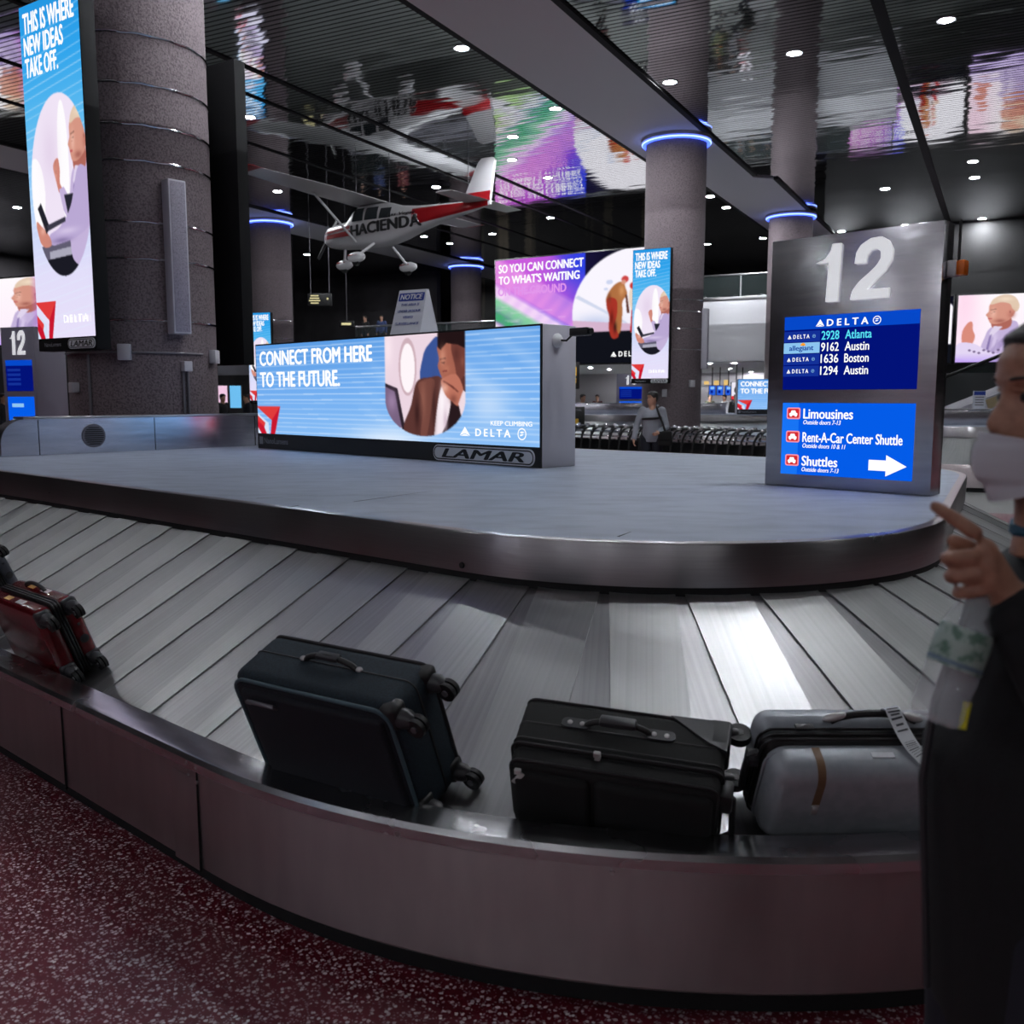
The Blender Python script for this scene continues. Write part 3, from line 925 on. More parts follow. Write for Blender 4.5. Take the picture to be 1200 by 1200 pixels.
def wall_picture(nx, ny, people=True):
    cv = Canvas(nx, ny)
    cv.u = cv.u / .89
    u, v = cv.u, cv.v
    A = np.stack([np.interp(u + v * .25, [0, .25, .55, .75], [k[i] / 255 for k in ((196, 92, 214), (176, 84, 226), (88, 66, 226), (40, 60, 214))]) for i in range(3)], -1)
    cv.a = A
    t = v - .34 + (u * -.95)            # diagonal bands falling to the right
    def band(lo, hi, col, al):
        w = np.clip((t - lo) / .05, 0, 1) * np.clip((hi - t) / .05, 0, 1)
        w = w * (0.94 + .06 * np.sin(u * 60 + v * 35))
        cv.fill(w, col, al)
    band(-.72, -.33, (206, 92, 220), .85)
    band(-.40, -.10, (236, 150, 232), .9)
    band(-.14, .10, (250, 222, 250), .95)
    band(-.02, .16, (120, 206, 150), .9)
    band(.10, .26, (64, 176, 110), .95)
    band(.22, .38, (236, 246, 230), .95)
    band(.34, .80, (170, 214, 130), .95)
    cv.soft(.54, .10, .16, .34, (44, 66, 226), .95)
    rs = np.random.RandomState(3)
    for k in range(26):
        cx, cy = rs.rand() * .5, .3 + rs.rand() * .7
        cv.fill(((np.abs(u - cx) < .02 + .03 * rs.rand()) & (np.abs(v - cy) < .006)).astype(float), (255, 230, 255), .25)
    circ = cv.em(.86, .55, .375, .56)
    cv.fill(((v < .42) & (u > .56)).astype(float) * (1 - circ), (22, 18, 52))
    cv.fill(np.clip((u - .60) * 6, 0, 1) * (v < .5) * (1 - circ) * .8, (8, 10, 20))
    cv.fill(circ, (250, 246, 255))
    cv.soft(.62, .64, .16, .10, (196, 206, 236), .9, circ)
    cv.poly([(.50, .40), (.80, .66), (.80, .64), (.52, .38)], (206, 214, 236), .9, circ)
    cv.poly([(.45, .60), (1.0, .68), (1, .72), (.45, .72)], (214, 180, 206), 1, circ)
    cv.fill(circ * (v > .715), (16, 18, 26))
    cv.fill((v > .72) * (u > .485) * 1.0, (16, 18, 26))
    cv.ell(.70, .28, .02, .02, (206, 214, 240), clip=circ); cv.ell(.68, .34, .012, .012, (206, 214, 240), clip=circ)
    if people:
        # two people bending over on the tarmac
        cv.poly([(.735, .30), (.775, .285), (.79, .34), (.80, .40), (.775, .46), (.775, .56), (.765, .72), (.735, .76), (.725, .72), (.735, .58), (.70, .50), (.68, .44), (.70, .36)], (176, 112, 66), clip=None, sm=True)
        cv.poly([(.69, .42), (.74, .44), (.745, .56), (.735, .66), (.755, .76), (.72, .78), (.70, .70), (.70, .58), (.685, .50)], (168, 52, 40), sm=True)
        cv.ell(.787, .265, .020, .030, (206, 70, 70)); cv.ell(.780, .288, .014, .020, (214, 150, 130))
        cv.poly([(.79, .40), (.80, .40), (.815, .56), (.80, .56)], (92, 50, 40))
        cv.poly([(.815, .36), (.855, .34), (.87, .45), (.86, .56), (.85, .72), (.82, .72), (.825, .56), (.81, .46)], (236, 214, 196), sm=True)
        cv.poly([(.825, .54), (.86, .54), (.852, .73), (.82, .73)], (190, 34, 44))
        cv.ell(.832, .325, .018, .030, (204, 60, 54))
        cv.soft(.77, .36, .02, .06, (226, 164, 110), .7); cv.soft(.715, .60, .012, .08, (96, 26, 22), .8); cv.soft(.735, .68, .012, .06, (40, 20, 20), .8)
        cv.soft(.84, .42, .012, .06, (255, 244, 236), .8); cv.soft(.70, .42, .012, .05, (120, 60, 40), .8)
        cv.blur(2)
    return cv

def ad_picture(nx, ny):
    cv = Canvas(nx, ny)
    u, v = cv.u, cv.v
    cv.a = np.stack([np.interp(v + .1 * u, [0, .5, 1.1], [k[i] / 255 for k in ((92, 156, 228), (112, 172, 240), (138, 190, 246))]) for i in range(3)], -1)
    # cirrus at the right
    rs = np.random.RandomState(8)
    w = np.zeros_like(u)
    for k in range(26):
        x, y = .45 + .55 * rs.rand(), .95 - .95 * rs.rand()
        a = -1.1 + .5 * rs.rand(); dx, dy = u - x, (v - y) * .26
        p = dx * math.cos(a * .5) - dy * math.sin(a * .5); q = dx * math.sin(a * .5) + dy * math.cos(a * .5)
        w += .35 * rs.rand() * np.exp(-(p / .10) ** 2 - (q / .016) ** 2)
    w *= np.clip((u - .38) * 3, 0, 1)
    cv.fill(np.clip(w, 0, .8), (214, 232, 255))
    cv.soft(.55, 1.0, .17, .16, (236, 244, 255), .8); cv.soft(.86, .66, .07, .2, (226, 238, 255), .55)
    cv.lines(19, -.02, (214, 234, 255), .75, .010, .02, 1.0, 4)
    red_mark(cv, .11, .685)
    # the cabin window
    win = ((u > .537) & (u < .796) & (v < .60)).astype(float)
    win = np.maximum(win, cv.em(.6665, .60, .1295, .345) * (v >= .59))
    cv.fill(win, (236, 214, 226))
    cv.ell(.615, .30, .030, .27, (206, 176, 186), clip=win)
    cv.ell(.615, .31, .024, .23, (255, 246, 250), clip=win)
    cv.poly([(.66, .45), (.665, .22), (.685, .10), (.72, .06), (.74, .5)], (58, 84, 150), clip=win, sm=True)
    cv.poly([(.53, .45), (.575, .50), (.60, .86), (.57, .90), (.53, .80)], (120, 98, 128), clip=win)
    cv.poly([(.53, .44), (.58, .50), (.605, .88), (.595, .90), (.57, .53), (.53, .47)], (44, 34, 44), clip=win)
    suit, suit2 = (92, 54, 50), (128, 78, 68)
    cv.poly([(.645, .44), (.69, .40), (.72, .40), (.735, .5), (.71, .72), (.70, 1.0), (.62, 1.0), (.60, .86), (.625, .66)], suit, clip=win, sm=True)
    cv.poly([(.65, .46), (.70, .42), (.695, .6), (.675, .95), (.655, .95), (.665, .66)], suit2, .7, win, True)
    cv.poly([(.74, .44), (.80, .42), (.81, .8), (.76, .98), (.70, 1.0), (.715, .72)], (40, 26, 30), clip=win, sm=True)
    cv.poly([(.722, .50), (.745, .48), (.752, .62), (.738, .82), (.712, .97), (.700, .97), (.706, .76)], (246, 232, 240), clip=win, sm=True)
    sk, skd = (168, 100, 82), (104, 56, 50)
    cv.poly([(.716, .10), (.79, .06), (.80, .30), (.785, .42), (.755, .46), (.732, .44), (.720, .37), (.713, .30), (.717, .24)], sk, clip=win, sm=True)
    cv.poly([(.755, .10), (.80, .06), (.80, .5), (.775, .44), (.765, .30)], skd, .85, win, True)
    cv.poly([(.713, .13), (.712, -.05), (.80, -.05), (.80, .16), (.775, .12), (.74, .10), (.722, .16)], (34, 20, 22), clip=win)
    cv.poly([(.72, .235), (.738, .225), (.738, .24), (.72, .25)], (50, 24, 24), clip=win)
    cv.poly([(.722, .27), (.735, .265), (.733, .285)], (30, 16, 18), clip=win)
    cv.poly([(.722, .44), (.744, .39), (.768, .38), (.785, .46), (.79, .56), (.775, .66), (.755, .62), (.735, .56)], (190, 116, 96), clip=win, sm=True)
    for k in range(3): cv.poly([(.73 + .012 * k, .43 + .02 * k), (.752 + .012 * k, .47 + .03 * k), (.750 + .012 * k, .485 + .03 * k), (.728 + .012 * k, .445 + .02 * k)], (110, 58, 50), .8, win)
    cv.poly([(.775, .64), (.79, .52), (.80, .55), (.80, .75), (.785, .78)], (240, 220, 228), clip=win)
    cv.soft(.728, .22, .012, .10, (214, 148, 124), .75, win * (v < .44) * (u < .745)); cv.soft(.740, .33, .012, .04, (196, 124, 100), .6, win)
    cv.soft(.735, .50, .012, .05, (232, 172, 150), .8, win); cv.soft(.760, .60, .014, .05, (120, 66, 56), .7, win)
    cv.soft(.770, .20, .012, .08, (84, 44, 40), .6, win); cv.soft(.788, .27, .006, .05, (140, 84, 70), .8, win)
    cv.soft(.665, .60, .012, .22, (150, 96, 82), .7, win * (u > .63) * (v > .44)); cv.soft(.645, .74, .010, .16, (52, 28, 28), .8, win)
    cv.soft(.700, .70, .008, .24, (60, 34, 34), .7, win); cv.soft(.725, .62, .008, .16, (255, 248, 252), .8, win)
    cv.soft(.735, .80, .008, .12, (206, 184, 200), .8, win)
    cv.poly([(.726, .345), (.742, .338), (.742, .352), (.728, .358)], (120, 56, 54), .8, win)
    cv.soft(.56, .62, .02, .12, (168, 140, 176), .7, win); cv.soft(.55, .12, .02, .2, (255, 236, 244), .7, win)
    cv.blur(1)
    return cv

def triangle_mark(x0, z0, w, h, material, parent, y=-.004):
    """white notched delta sign beside the airline's name"""
    m = MB()
    P = lambda a, b: (x0 + w * a, y, z0 + h * b)
    m.quad(P(0, 0), P(.5, .28), P(.5, 1)); m.quad(P(.5, .28), P(1, 0), P(.5, 1)); m.quad(P(.08, -.02), P(.92, -.02), P(.5, .2))
    return m.build('emblem', material, parent, smooth=0, normals=False)

def globe_mark(cx, cz, r, material, parent, y=-.004):
    m = MB()
    for k in range(20):
        a, b = 2 * PI * k / 20, 2 * PI * (k + 1) / 20
        m.quad(*[(cx + rr * math.cos(t), y, cz + rr * math.sin(t)) for rr, t in ((r, a), (r, b), (r * .8, b), (r * .8, a))])
    m.quad((cx - .55 * r, y, cz + .3 * r), (cx, y, cz + .1 * r), (cx + .6 * r, y, cz + .35 * r), (cx, y, cz + .45 * r))
    m.quad((cx - .5 * r, y, cz - .35 * r), (cx + .1 * r, y, cz - .25 * r), (cx + .4 * r, y, cz), (cx - .3 * r, y, cz - .05 * r))
    return m.build('round_emblem', material, parent, smooth=0, normals=False)

def rrect(x0, z0, x1, z1, r, n=6):
    out = []
    for cx, cz, a0 in ((x1 - r, z1 - r, 0), (x0 + r, z1 - r, 90), (x0 + r, z0 + r, 180), (x1 - r, z0 + r, 270)):
        for k in range(n + 1):
            a = R(a0 + 90 * k / n); out.append((cx + r * math.cos(a), cz + r * math.sin(a)))
    return out

M['plate'] = pmat('pale_plate', rgb(226, 228, 234), .4)
M['print'] = pmat('black_print', (.01, .01, .012, 1), .5)
M['print_white'] = pmat('white_print', rgb(226, 226, 230), .5)
M['print_grey'] = pmat('grey_print', rgb(150, 152, 160), .5)
def name_plate(x0, z0, x1, z1, parent, y, word=True):
    m = MB(); m.prism(rrect(x0, z0, x1, z1, (z1 - z0) * .46), .0, .008, Matrix.Translation((0, y, 0)) @ XZ)
    p = m.build('name_plate', M['plate'], parent)
    b = (z1 - z0) * .075
    m = MB()
    o, i = rrect(x0 + b, z0 + b, x1 - b, z1 - b, (z1 - z0 - 2 * b) * .46), rrect(x0 + 2 * b, z0 + 2 * b, x1 - 2 * b, z1 - 2 * b, (z1 - z0 - 4 * b) * .46)
    n = len(o)
    for k in range(n):
        q = (k + 1) % n
        m.quad((o[k][0], y - .0095, o[k][1]), (o[q][0], y - .0095, o[q][1]), (i[q][0], y - .0095, i[q][1]), (i[k][0], y - .0095, i[k][1]))
    m.build('border', M['print'], p, smooth=0, normals=False)
    h = z1 - z0; w = x1 - x0
    lettering('LAMAR', x0 + .09 * w, z0 + .22 * h, x1 - .09 * w, z1 - .22 * h, M['print'], p, y - .0095, bold=.035, shear=.25)
    return p

# ------------------------------------------------------------------ wide advertising display on the island
W_, H_ = 4.17, 1.10
def wide_display(name, label, loc, rz):
    t = thing(name, label, 'advertising display', loc, rz)
    m = MB(); m.box((W_ / 2, .205, H_ / 2), (W_, .39, H_), bevel=.006); m.build('cabinet', M['grey_paint'], t)
    m = MB(); m.box((W_ / 2, .0055, .075), (W_ - .004, .02, .15)); m.build('base_panel', M['black'], t)
    m = MB(); m.box((W_ / 2, .0062, .625), (W_ - .004, .014, .95)); m.build('screen_frame', M['black'], t)
    sm = picture_mesh(ad_picture(360, 110), W_ - .03, .925, .015, .160, -.004)
    s = link_mesh('screen', sm, None, t, 0)
    X = lambda u: .015 + u * (W_ - .03); Z = lambda v: .160 + .925 * (1 - v)
    wt = M['w_text']
    lettering('CONNECT FROM HERE', X(.018), Z(.228), X(.494), Z(.070), wt, s, -.008, bold=.045)
    lettering('TO THE FUTURE.', X(.018), Z(.468), X(.370), Z(.305), wt, s, -.008, bold=.045)
    lettering('KEEP CLIMBING', X(.870), Z(.828), X(.982), Z(.788), wt, s, -.008, bold=.02)
    triangle_mark(X(.780), Z(.928), .13, .075, wt, s, -.008)
    lettering('DELTA', X(.826), Z(.926), X(.925), Z(.862), wt, s, -.008, bold=.035, space=1.5)
    globe_mark(X(.955), Z(.895), .048, wt, s, -.008)
    lettering('NanoLumens', .14, .055, .60, .115, M['print_grey'], t, -.008, bold=.01)
    m = MB(); m.prism(rrect(.04, .045, .11, .125, .008), .0, .002, Matrix.Translation((0, -.0065, 0)) @ XZ); m.build('maker_emblem', M['print_grey'], t)
    name_plate(W_ - 1.26, .008, W_ - .06, .142, t, -.006)
    return t
ad = wide_display('advertising_display', 'wide blue advertising display reading CONNECT FROM HERE, in the middle of the island deck', (-2.743, 10.168, DECK + .002), math.atan2(-2.925, 2.967))

# small surveillance camera on the display's right-hand end
ca = thing('security_camera', 'small white domed camera arm with black camera on the right end of the wide display', 'security camera', (.31, 7.45, DECK + 1.0), R(-44.6))
adM = Matrix.Translation((-2.743, 10.168, DECK + .002)) @ Matrix.Rotation(math.atan2(-2.925, 2.967), 4, 'Z')
ca.location = adM @ Vector((W_ + .001, .17, .98))
m = MB(); m.lathe([(.055, 0), (.055, .012), (.04, .03), (.02, .045), (.0001, .05)], 18, Matrix.Rotation(PI / 2, 4, 'Y')); m.build('mount', M['white'], ca)
m = MB(); m.tube([(.04, 0, 0), (.10, 0, -.005), (.15, 0, .03), (.19, 0, .04)], .008, 8); m.build('arm', M['black'], ca)
m = MB(); m.box((.24, 0, .055), (.17, .07, .06), bevel=.008); m.cyl((.31, 0, .055), (.35, 0, .055), .025, None, 14); m.build('camera_body', M['black'], ca)

# tent-shaped notice on top of the display
nt_ = thing('notice_sign', 'white tent-shaped NOTICE board with blue header standing on the wide display', 'sign', adM @ Vector((2.42, .2, H_ + .001)), R(-30))
M['notice_white'] = pmat('notice_white', rgb(208, 210, 220), .5)
M['notice_blue'] = pmat('notice_blue', rgb(38, 62, 150), .5)
def slant(z): return -.15 + .135 * z / .40
for sgn, nm in ((1, 'front_board'), (-1, 'back_board')):
    m = MB()
    a = [(-.165, 0), (.165, 0), (.15, .40), (-.15, .40)]
    for i in range(1):
        vs = [(x, sgn * slant(z), z) for x, z in a]; ws = [(x, sgn * (slant(z) + .008), z) for x, z in a]
        m.quad(*vs); m.quad(*ws[::-1])
        for k in range(4): m.quad(vs[k], vs[(k + 1) % 4], ws[(k + 1) % 4], ws[k])
    b = m.build(nm, M['notice_white'], nt_)
    if sgn == 1:
        TI = Matrix.Rotation(-math.atan2(.135, .40), 4, 'X')
        face = MB()
        face.prism(rrect(-.138, .315, .138, .392, .008), .001, .002, XZ)
        hd = face.build('header', M['notice_blue'], b)
        hd.matrix_local = Matrix.Translation((0, -.1505, 0)) @ TI
        for i, (tx, x0, x1, z0, z1, mt) in enumerate((('NOTICE', -.12, .12, .33, .378, M['print_white']), ('THIS AREA IS', -.10, .10, .268, .292, M['notice_blue']), ('UNDER 24 HOUR', -.125, .125, .208, .232, M['notice_blue']), ('VIDEO', -.055, .055, .148, .172, M['notice_blue']), ('SURVEILLANCE', -.13, .13, .088, .112, M['notice_blue']))):
            l = lettering(tx, x0, z0, x1, z1, mt, b, -.003 if i == 0 else -.0015, bold=.03, shear=.12)
            l.matrix_local = Matrix.Translation((0, -.1505, 0)) @ TI
m = MB(); m.quad((-.16, -.14, .01), (-.15, -.02, .39), (-.15, .02, .39), (-.16, .14, .01)); m.quad((.16, -.14, .01), (.16, .14, .01), (.15, .02, .39), (.15, -.02, .39)); m.build('side', M['notice_white'], nt_, smooth=0)

# ------------------------------------------------------------------ numbered sign towers
M['flight_blue'] = emat('flight_screen', rgb(2, 18, 120), SCREEN)
M['flight_head'] = emat('flight_header', rgb(6, 72, 200), SCREEN)
M['flight_row'] = emat('flight_row', rgb(20, 48, 150), SCREEN)
M['info_blue'] = emat('info_screen', rgb(4, 92, 232), SCREEN)
M['info_band'] = emat('info_band', rgb(24, 116, 244), SCREEN)
M['cyan_text'] = emat('lit_cyan_letters', rgb(90, 226, 250), SCREEN)
M['pale_band'] = emat('pale_blue_band', rgb(140, 196, 240), SCREEN)
M['navy_text'] = emat('navy_letters', rgb(20, 70, 160), SCREEN)
M['pink'] = emat('pink_icon', rgb(250, 150, 160), SCREEN)
M['redicon'] = emat('red_icon', rgb(214, 40, 50), SCREEN)
M['sun'] = emat('orange_sun', rgb(250, 160, 40), SCREEN)
M['numeral'] = pmat('white_numeral', rgb(238, 238, 242), .35)
nb = M['numeral'].node_tree.nodes['Principled BSDF']
nb.inputs['Emission Color'].default_value = (.95, .96, 1, 1); nb.inputs['Emission Strength'].default_value = .55   # back-lit numeral
M['tower_grey'] = pmat('tower_grey', rgb(128, 124, 140), .45)
G1 = [(0, .31), (.36, .26), (.60, .12), (.66, 0), (1, 0), (.93, 1), (.46, 1), (.54, .31)]
G2 = [(.08, .40), (.33, .40), (.36, .28), (.45, .20), (.58, .18), (.70, .24), (.71, .35), (.62, .46), (.45, .57), (.20, .71), (.05, .85), (0, 1.0), (.92, 1.0), (.93, .845), (.40, .845), (.55, .74), (.82, .56), (.97, .38), (.98, .22), (.88, .08), (.70, .0), (.45, .01), (.22, .10), (.11, .22)]
def G0():
    o = [(.5 + .5 * math.cos(2 * PI * k / 40), .5 + .5 * math.sin(2 * PI * k / 40)) for k in range(40)]
    i = [(.5 + .27 * math.cos(2 * PI * k / 40), .5 + .36 * math.sin(2 * PI * k / 40)) for k in range(40)]
    return o, i
def numeral(ch, x0, z0, x1, z1, parent, y):
    m = MB()
    T = Matrix.Translation((0, y, 0)) @ XZ
    mp = lambda pts: [(x0 + a * (x1 - x0), z1 - b * (z1 - z0)) for a, b in pts]
    if ch == '0':
        o, i = G0(); o, i = mp(o), mp(i)
        for k in range(40):
            q = (k + 1) % 40
            m.prism([o[k], o[q], i[q], i[k]], 0, .018, T)
    else:
        m.prism(mp(G1 if ch == '1' else G2), 0, .018, T)
    return m.build('numeral', M['numeral'], parent, smooth=0)

def panel(x0, z0, x1, z1, material, parent, y, name='panel', d=.002):
    m = MB(); m.box(((x0 + x1) / 2, y + d / 2, (z0 + z1) / 2), (x1 - x0, d, z1 - z0))
    return m.build(name, material, parent, smooth=0)

def sign_tower(label, second, loc, rz, full=True, W=1.02, H=1.49, D=.15):
    t = thing('sign_tower', label, 'sign', loc, rz)
    m = MB(); m.box((W / 2, D / 2, H / 2), (W, D, H), bevel=.006); m.build('body', M['steel_sign'] if full else M['tower_grey'], t)
    X = lambda u: u * W
    Z = lambda v: H * (1 - v)
    numeral('1', X(.292), Z(.261), X(.439), Z(.040), t, -.0005)
    numeral(second, X(.506), Z(.260), X(.743), Z(.033), t, -.0005)
    # flight screen
    x0, x1, z0, z1 = X(.102), X(.899), Z(.604), Z(.310)
    s = panel(x0, z0, x1, z1, M['flight_blue'], t, -.004, 'flight_screen', .006)
    FX = lambda u: x0 + u * (x1 - x0); FZ = lambda v: z1 - v * (z1 - z0)
    panel(x0, FZ(.18), x1, z1, M['flight_head'], s, -.0055, 'header')
    wt = M['w_text']
    if full:
        triangle_mark(FX(.250), FZ(.150), .055, .042, wt, s, -.007)
        lettering('DELTA', FX(.335), FZ(.150), FX(.645), FZ(.062), wt, s, -.007, bold=.035, space=1.6)
        globe_mark(FX(.705), FZ(.108), .024, wt, s, -.007)
        rows = (('2928', 'Atlanta', .275, .195, 'c'), ('9162', 'Austin', .43, .18, 'a'), ('1636', 'Boston', .585, .18, 'w'), ('1294', 'Austin', .745, .18, 'w'))
        for num, city, v, wd, kind in rows:
            mt = M['cyan_text'] if kind == 'c' else wt
            panel(FX(0), FZ(v + .072), FX(.285), FZ(v - .072), M['pale_band'] if kind == 'a' else M['flight_row'], s, -.0055, 'row_label')
            if kind == 'a':
                lettering('allegiant', FX(.045), FZ(v + .055), FX(.24), FZ(v - .035), M['navy_text'], s, -.007, bold=.03)
                m = MB()
                for k in range(8):
                    a, b = PI * k / 8, PI * (k + 1) / 8
                    m.quad((FX(.155), -.0065, FZ(v - .03)), (FX(.155) + .017 * math.cos(a), -.0065, FZ(v - .03) + .017 * math.sin(a)), (FX(.155) + .017 * math.cos(b), -.0065, FZ(v - .03) + .017 * math.sin(b)))
                m.build('sun_emblem', M['sun'], s, smooth=0, normals=False)
            else:
                triangle_mark(FX(.03), FZ(v + .028), .026, .024, wt, s, -.007)
                lettering('DELTA', FX(.075), FZ(v + .026), FX(.205), FZ(v - .026), wt, s, -.007, bold=.03, space=1.5)
                globe_mark(FX(.24), FZ(v), .010, M['pale_band'], s, -.007)
            lettering(num, FX(.298), FZ(v + .055), FX(.434), FZ(v - .060), mt, s, -.007, bold=.018)
            lettering(city, FX(.478), FZ(v + .055), FX(.478 + wd), FZ(v - .060), mt, s, -.007, bold=.018)
    else:
        for k in range(4): panel(FX(.06), FZ(.36 + .15 * k), FX(.55), FZ(.28 + .15 * k), M['flight_row'], s, -.0055, 'row')
    # information screen
    x0, x1, z0, z1 = X(.108), X(.899), Z(.949), Z(.657)
    s = panel(x0, z0, x1, z1, M['info_blue'], t, -.004, 'info_screen', .006)
    FX = lambda u: x0 + u * (x1 - x0); FZ = lambda v: z1 - v * (z1 - z0)
    if full:
        panel(FX(0), FZ(1), FX(.135), FZ(0), M['info_band'], s, -.0052, 'band', .001)
        for k, (v, big, bx, small, sx) in enumerate(((.145, 'Limousines', .56, 'Outside doors 7-13', .469), (.47, 'Rent-A-Car Center Shuttle', .925, 'Outside doors 10 & 11', .512), (.80, 'Shuttles', .456, 'Outside doors 7-13', .468))):
            m = MB(); m.prism(rrect(FX(.038), FZ(v + .08), FX(.148), FZ(v - .08), .012), 0, .002, Matrix.Translation((0, -.0055, 0)) @ XZ)
            ic_ = m.build('icon', M['pink'], s)
            m = MB(); m.prism(rrect(FX(.048), FZ(v + .063), FX(.138), FZ(v - .063), .008), 0, .001, Matrix.Translation((0, -.0078, 0)) @ XZ); m.build('icon_field', M['redicon'], ic_)
            m = MB(); T = Matrix.Translation((0, -.0092, 0)) @ XZ
            m.prism(rrect(FX(.060), FZ(v + .030), FX(.126), FZ(v - .005), .005), 0, .001, T)
            m.prism([(FX(.070), FZ(v - .005)), (FX(.116), FZ(v - .005)), (FX(.108), FZ(v - .040)), (FX(.078), FZ(v - .040))], 0, .001, T)
            for q in (.073, .113): m.prism(rrect(FX(q - .009), FZ(v + .045), FX(q + .009), FZ(v + .022), .003), 0, .001, T)
            m.build('pictogram', wt, ic_, smooth=0)
            lettering(big, FX(.172), FZ(v + .07), FX(bx), FZ(v - .065), wt, s, -.007, bold=.03)
            lettering(small, FX(.175), FZ(v + .15), FX(sx), FZ(v + .09), wt, s, -.007, bold=.02, shear=.22)
        m = MB(); T = Matrix.Translation((0, -.0075, 0)) @ XZ
        m.prism([(FX(a), FZ(b)) for a, b in ((.69, .745), (.815, .745), (.815, .675), (.962, .815), (.815, .955), (.815, .885), (.69, .885))], 0, .001, T)
        m.build('arrow', wt, s, smooth=0)
    else:
        for k in range(2): panel(FX(.16), FZ(.34 + .45 * k), FX(.6), FZ(.22 + .45 * k), M['pale_band'], s, -.0055, 'row')
    return t
tw = sign_tower('tall steel sign reading 12 with flight list and shuttle arrow, on the near island', '2', (1.592, 5.897, DECK + .002), math.atan2(-.7136, .7283))
bc = MB(); bc.box((1.045, .09, 1.24), (.05, .07, .085), bevel=.006)
bo = bc.build('warning_beacon', M['white'], tw)
M['orange'] = pmat('orange_lens', rgb(226, 110, 10), .35)
m = MB(); m.box((1.092, .09, 1.24), (.044, .066, .08), bevel=.008); m.build('beacon_lens', M['orange'], bo)
m = MB(); m.cyl((1.06, .12, 1.28), (1.06, .12, 1.50), .008, None, 8); m.build('conduit_rod', M['black'], tw)
a = px_at_y(6, 478, 13.6)
sign_tower('smaller distant steel sign reading 12 at the far left, left of the big pillar', '2', (a.x, a.y, 1.14), R(-20), full=False, W=.62, D=.55)
a = px_at_y(722, 483, 34.2)
t10 = sign_tower('distant steel sign reading 10 beside the centre pillar', '0', (a.x, a.y, .98), R(-14), full=False)
m = MB(); m.box((.51, .12, -.49), (1.1, .4, .978)); m.build('plinth', M['grey_paint'], t10)

# ------------------------------------------------------------------ round pillars with their screens
PIC_L = pillar_picture(110, 330)
M['matte'] = pmat('matte_black', (.009, .009, .010, 1), .75, spec=.15)
PW, PH, PD = 1.05, 3.35, .16
_pm = picture_mesh(PIC_L, PW - .02, PH - .02, .01, .01, -.004)
def pillar_screen(label, loc, rz, lit_text=True, mesh=None):
    t = thing('pillar_screen', label, 'advertising screen', loc, rz)
    m = MB(); m.box((PW / 2, PD / 2, PH / 2 - .06), (PW, PD, PH + .12), bevel=.006); m.build('housing', M['matte'], t)
    s = link_mesh('screen', mesh or _pm.copy(), None, t, 0)
    X = lambda u: .01 + u * (PW - .02); Z = lambda v: .01 + (PH - .02) * (1 - v)
    wt = M['w_text']
    lettering('THIS IS WHERE', X(.060), Z(.082), X(.93), Z(.024), wt, s, -.008, bold=.05)
    lettering('NEW IDEAS', X(.056), Z(.146), X(.735), Z(.092), wt, s, -.008, bold=.05)
    lettering('TAKE OFF.', X(.058), Z(.210), X(.632), Z(.155), wt, s, -.008, bold=.05)
    lettering('DELTA', X(.48), Z(.955), X(.90), Z(.932), wt, s, -.008, bold=.03, space=1.4)
    lettering('NanoLumens', .12, -.075, .42, -.035, M['print_grey'], t, -.004)
    name_plate(.56, -.108, 1.03, -.006, t, -.002)
    return t
PR = .80
def pillar(label, x, y):
    t = thing('round_pillar', label, 'pillar', (x, y, 0))
    m = MB(); m.lathe([(PR, 0), (PR, CEIL - .06)], 56); m.build('shaft', M['pillar'], t)
    m = MB()
    rr = MB()
    rr.tube([((PR + .055) * math.cos(2 * PI * k / 48), (PR + .055) * math.sin(2 * PI * k / 48), CEIL - .19) for k in range(48)], .045, 8, True)
    g = rr.build('light_ring', M['ring'], t)
    rr = MB()
    rr.tube([((PR + .10) * math.cos(2 * PI * k / 48), (PR + .10) * math.sin(2 * PI * k / 48), CEIL - .185) for k in range(48)], .016, 8, True)
    rr.build('bright_tube', M['ringcore'], g)
    m = MB(); m.lathe([(PR + .12, CEIL - .14), (PR + .12, CEIL - .06)], 48, cap=False); m.lathe([(PR, CEIL - .14), (PR + .12, CEIL - .14)], 48, cap=False); m.build('ring_collar', M['grey_paint'], g)
    return t
M['wire'] = pmat('shiny_wire', (.75, .74, .78, 1), .12, 1.0)
def bands(p, zs):
    for z in zs:
        m = MB()
        m.tube([((PR + .004) * math.cos(2 * PI * k / 64), (PR + .004) * math.sin(2 * PI * k / 64), z + .004 * math.sin(k * 1.7)) for k in range(64)], .011, 6, True)
        m.build('wire_band', M['wire'], p)
def at_pillar(p, az, z, r=PR):
    """point on the shaft's face; az in degrees, -90 faces the camera"""
    return Vector((r * math.cos(R(az)), r * math.sin(R(az)), z))
def speaker_column(label, px_, py_, az, z0, z1, w=.20, d=.16):
    t = thing('column_speaker', label, 'loudspeaker', (px_ + (PR + d / 2 + .004) * math.cos(R(az)), py_ + (PR + d / 2 + .004) * math.sin(R(az)), z0), R(az + 90))
    h = z1 - z0
    m = MB(); m.box((0, 0, h / 2), (w, d, h), bevel=.012); m.build('cabinet', M['grey_paint'], t)
    m = MB(); m.box((0, -d / 2 - .001, h / 2), (w * .82, .006, h - .04), bevel=.002); m.build('grille', pmat('speaker_grille', rgb(158, 152, 168), .5, noise=(160, rgb(120, 114, 130), .45, .6)), t)
    m = MB(); m.box((0, d / 2 + .0, .10), (.06, .012, .10)); m.box((0, d / 2, h - .10), (.06, .012, .10)); m.build('bracket', M['conduit'], t)
    return t
SCR = math.atan2(-.63, .95)
P1 = pillar('thick speckled pillar at the left, behind the baffle, carrying the nearest tall screen', -4.22, 10.9)
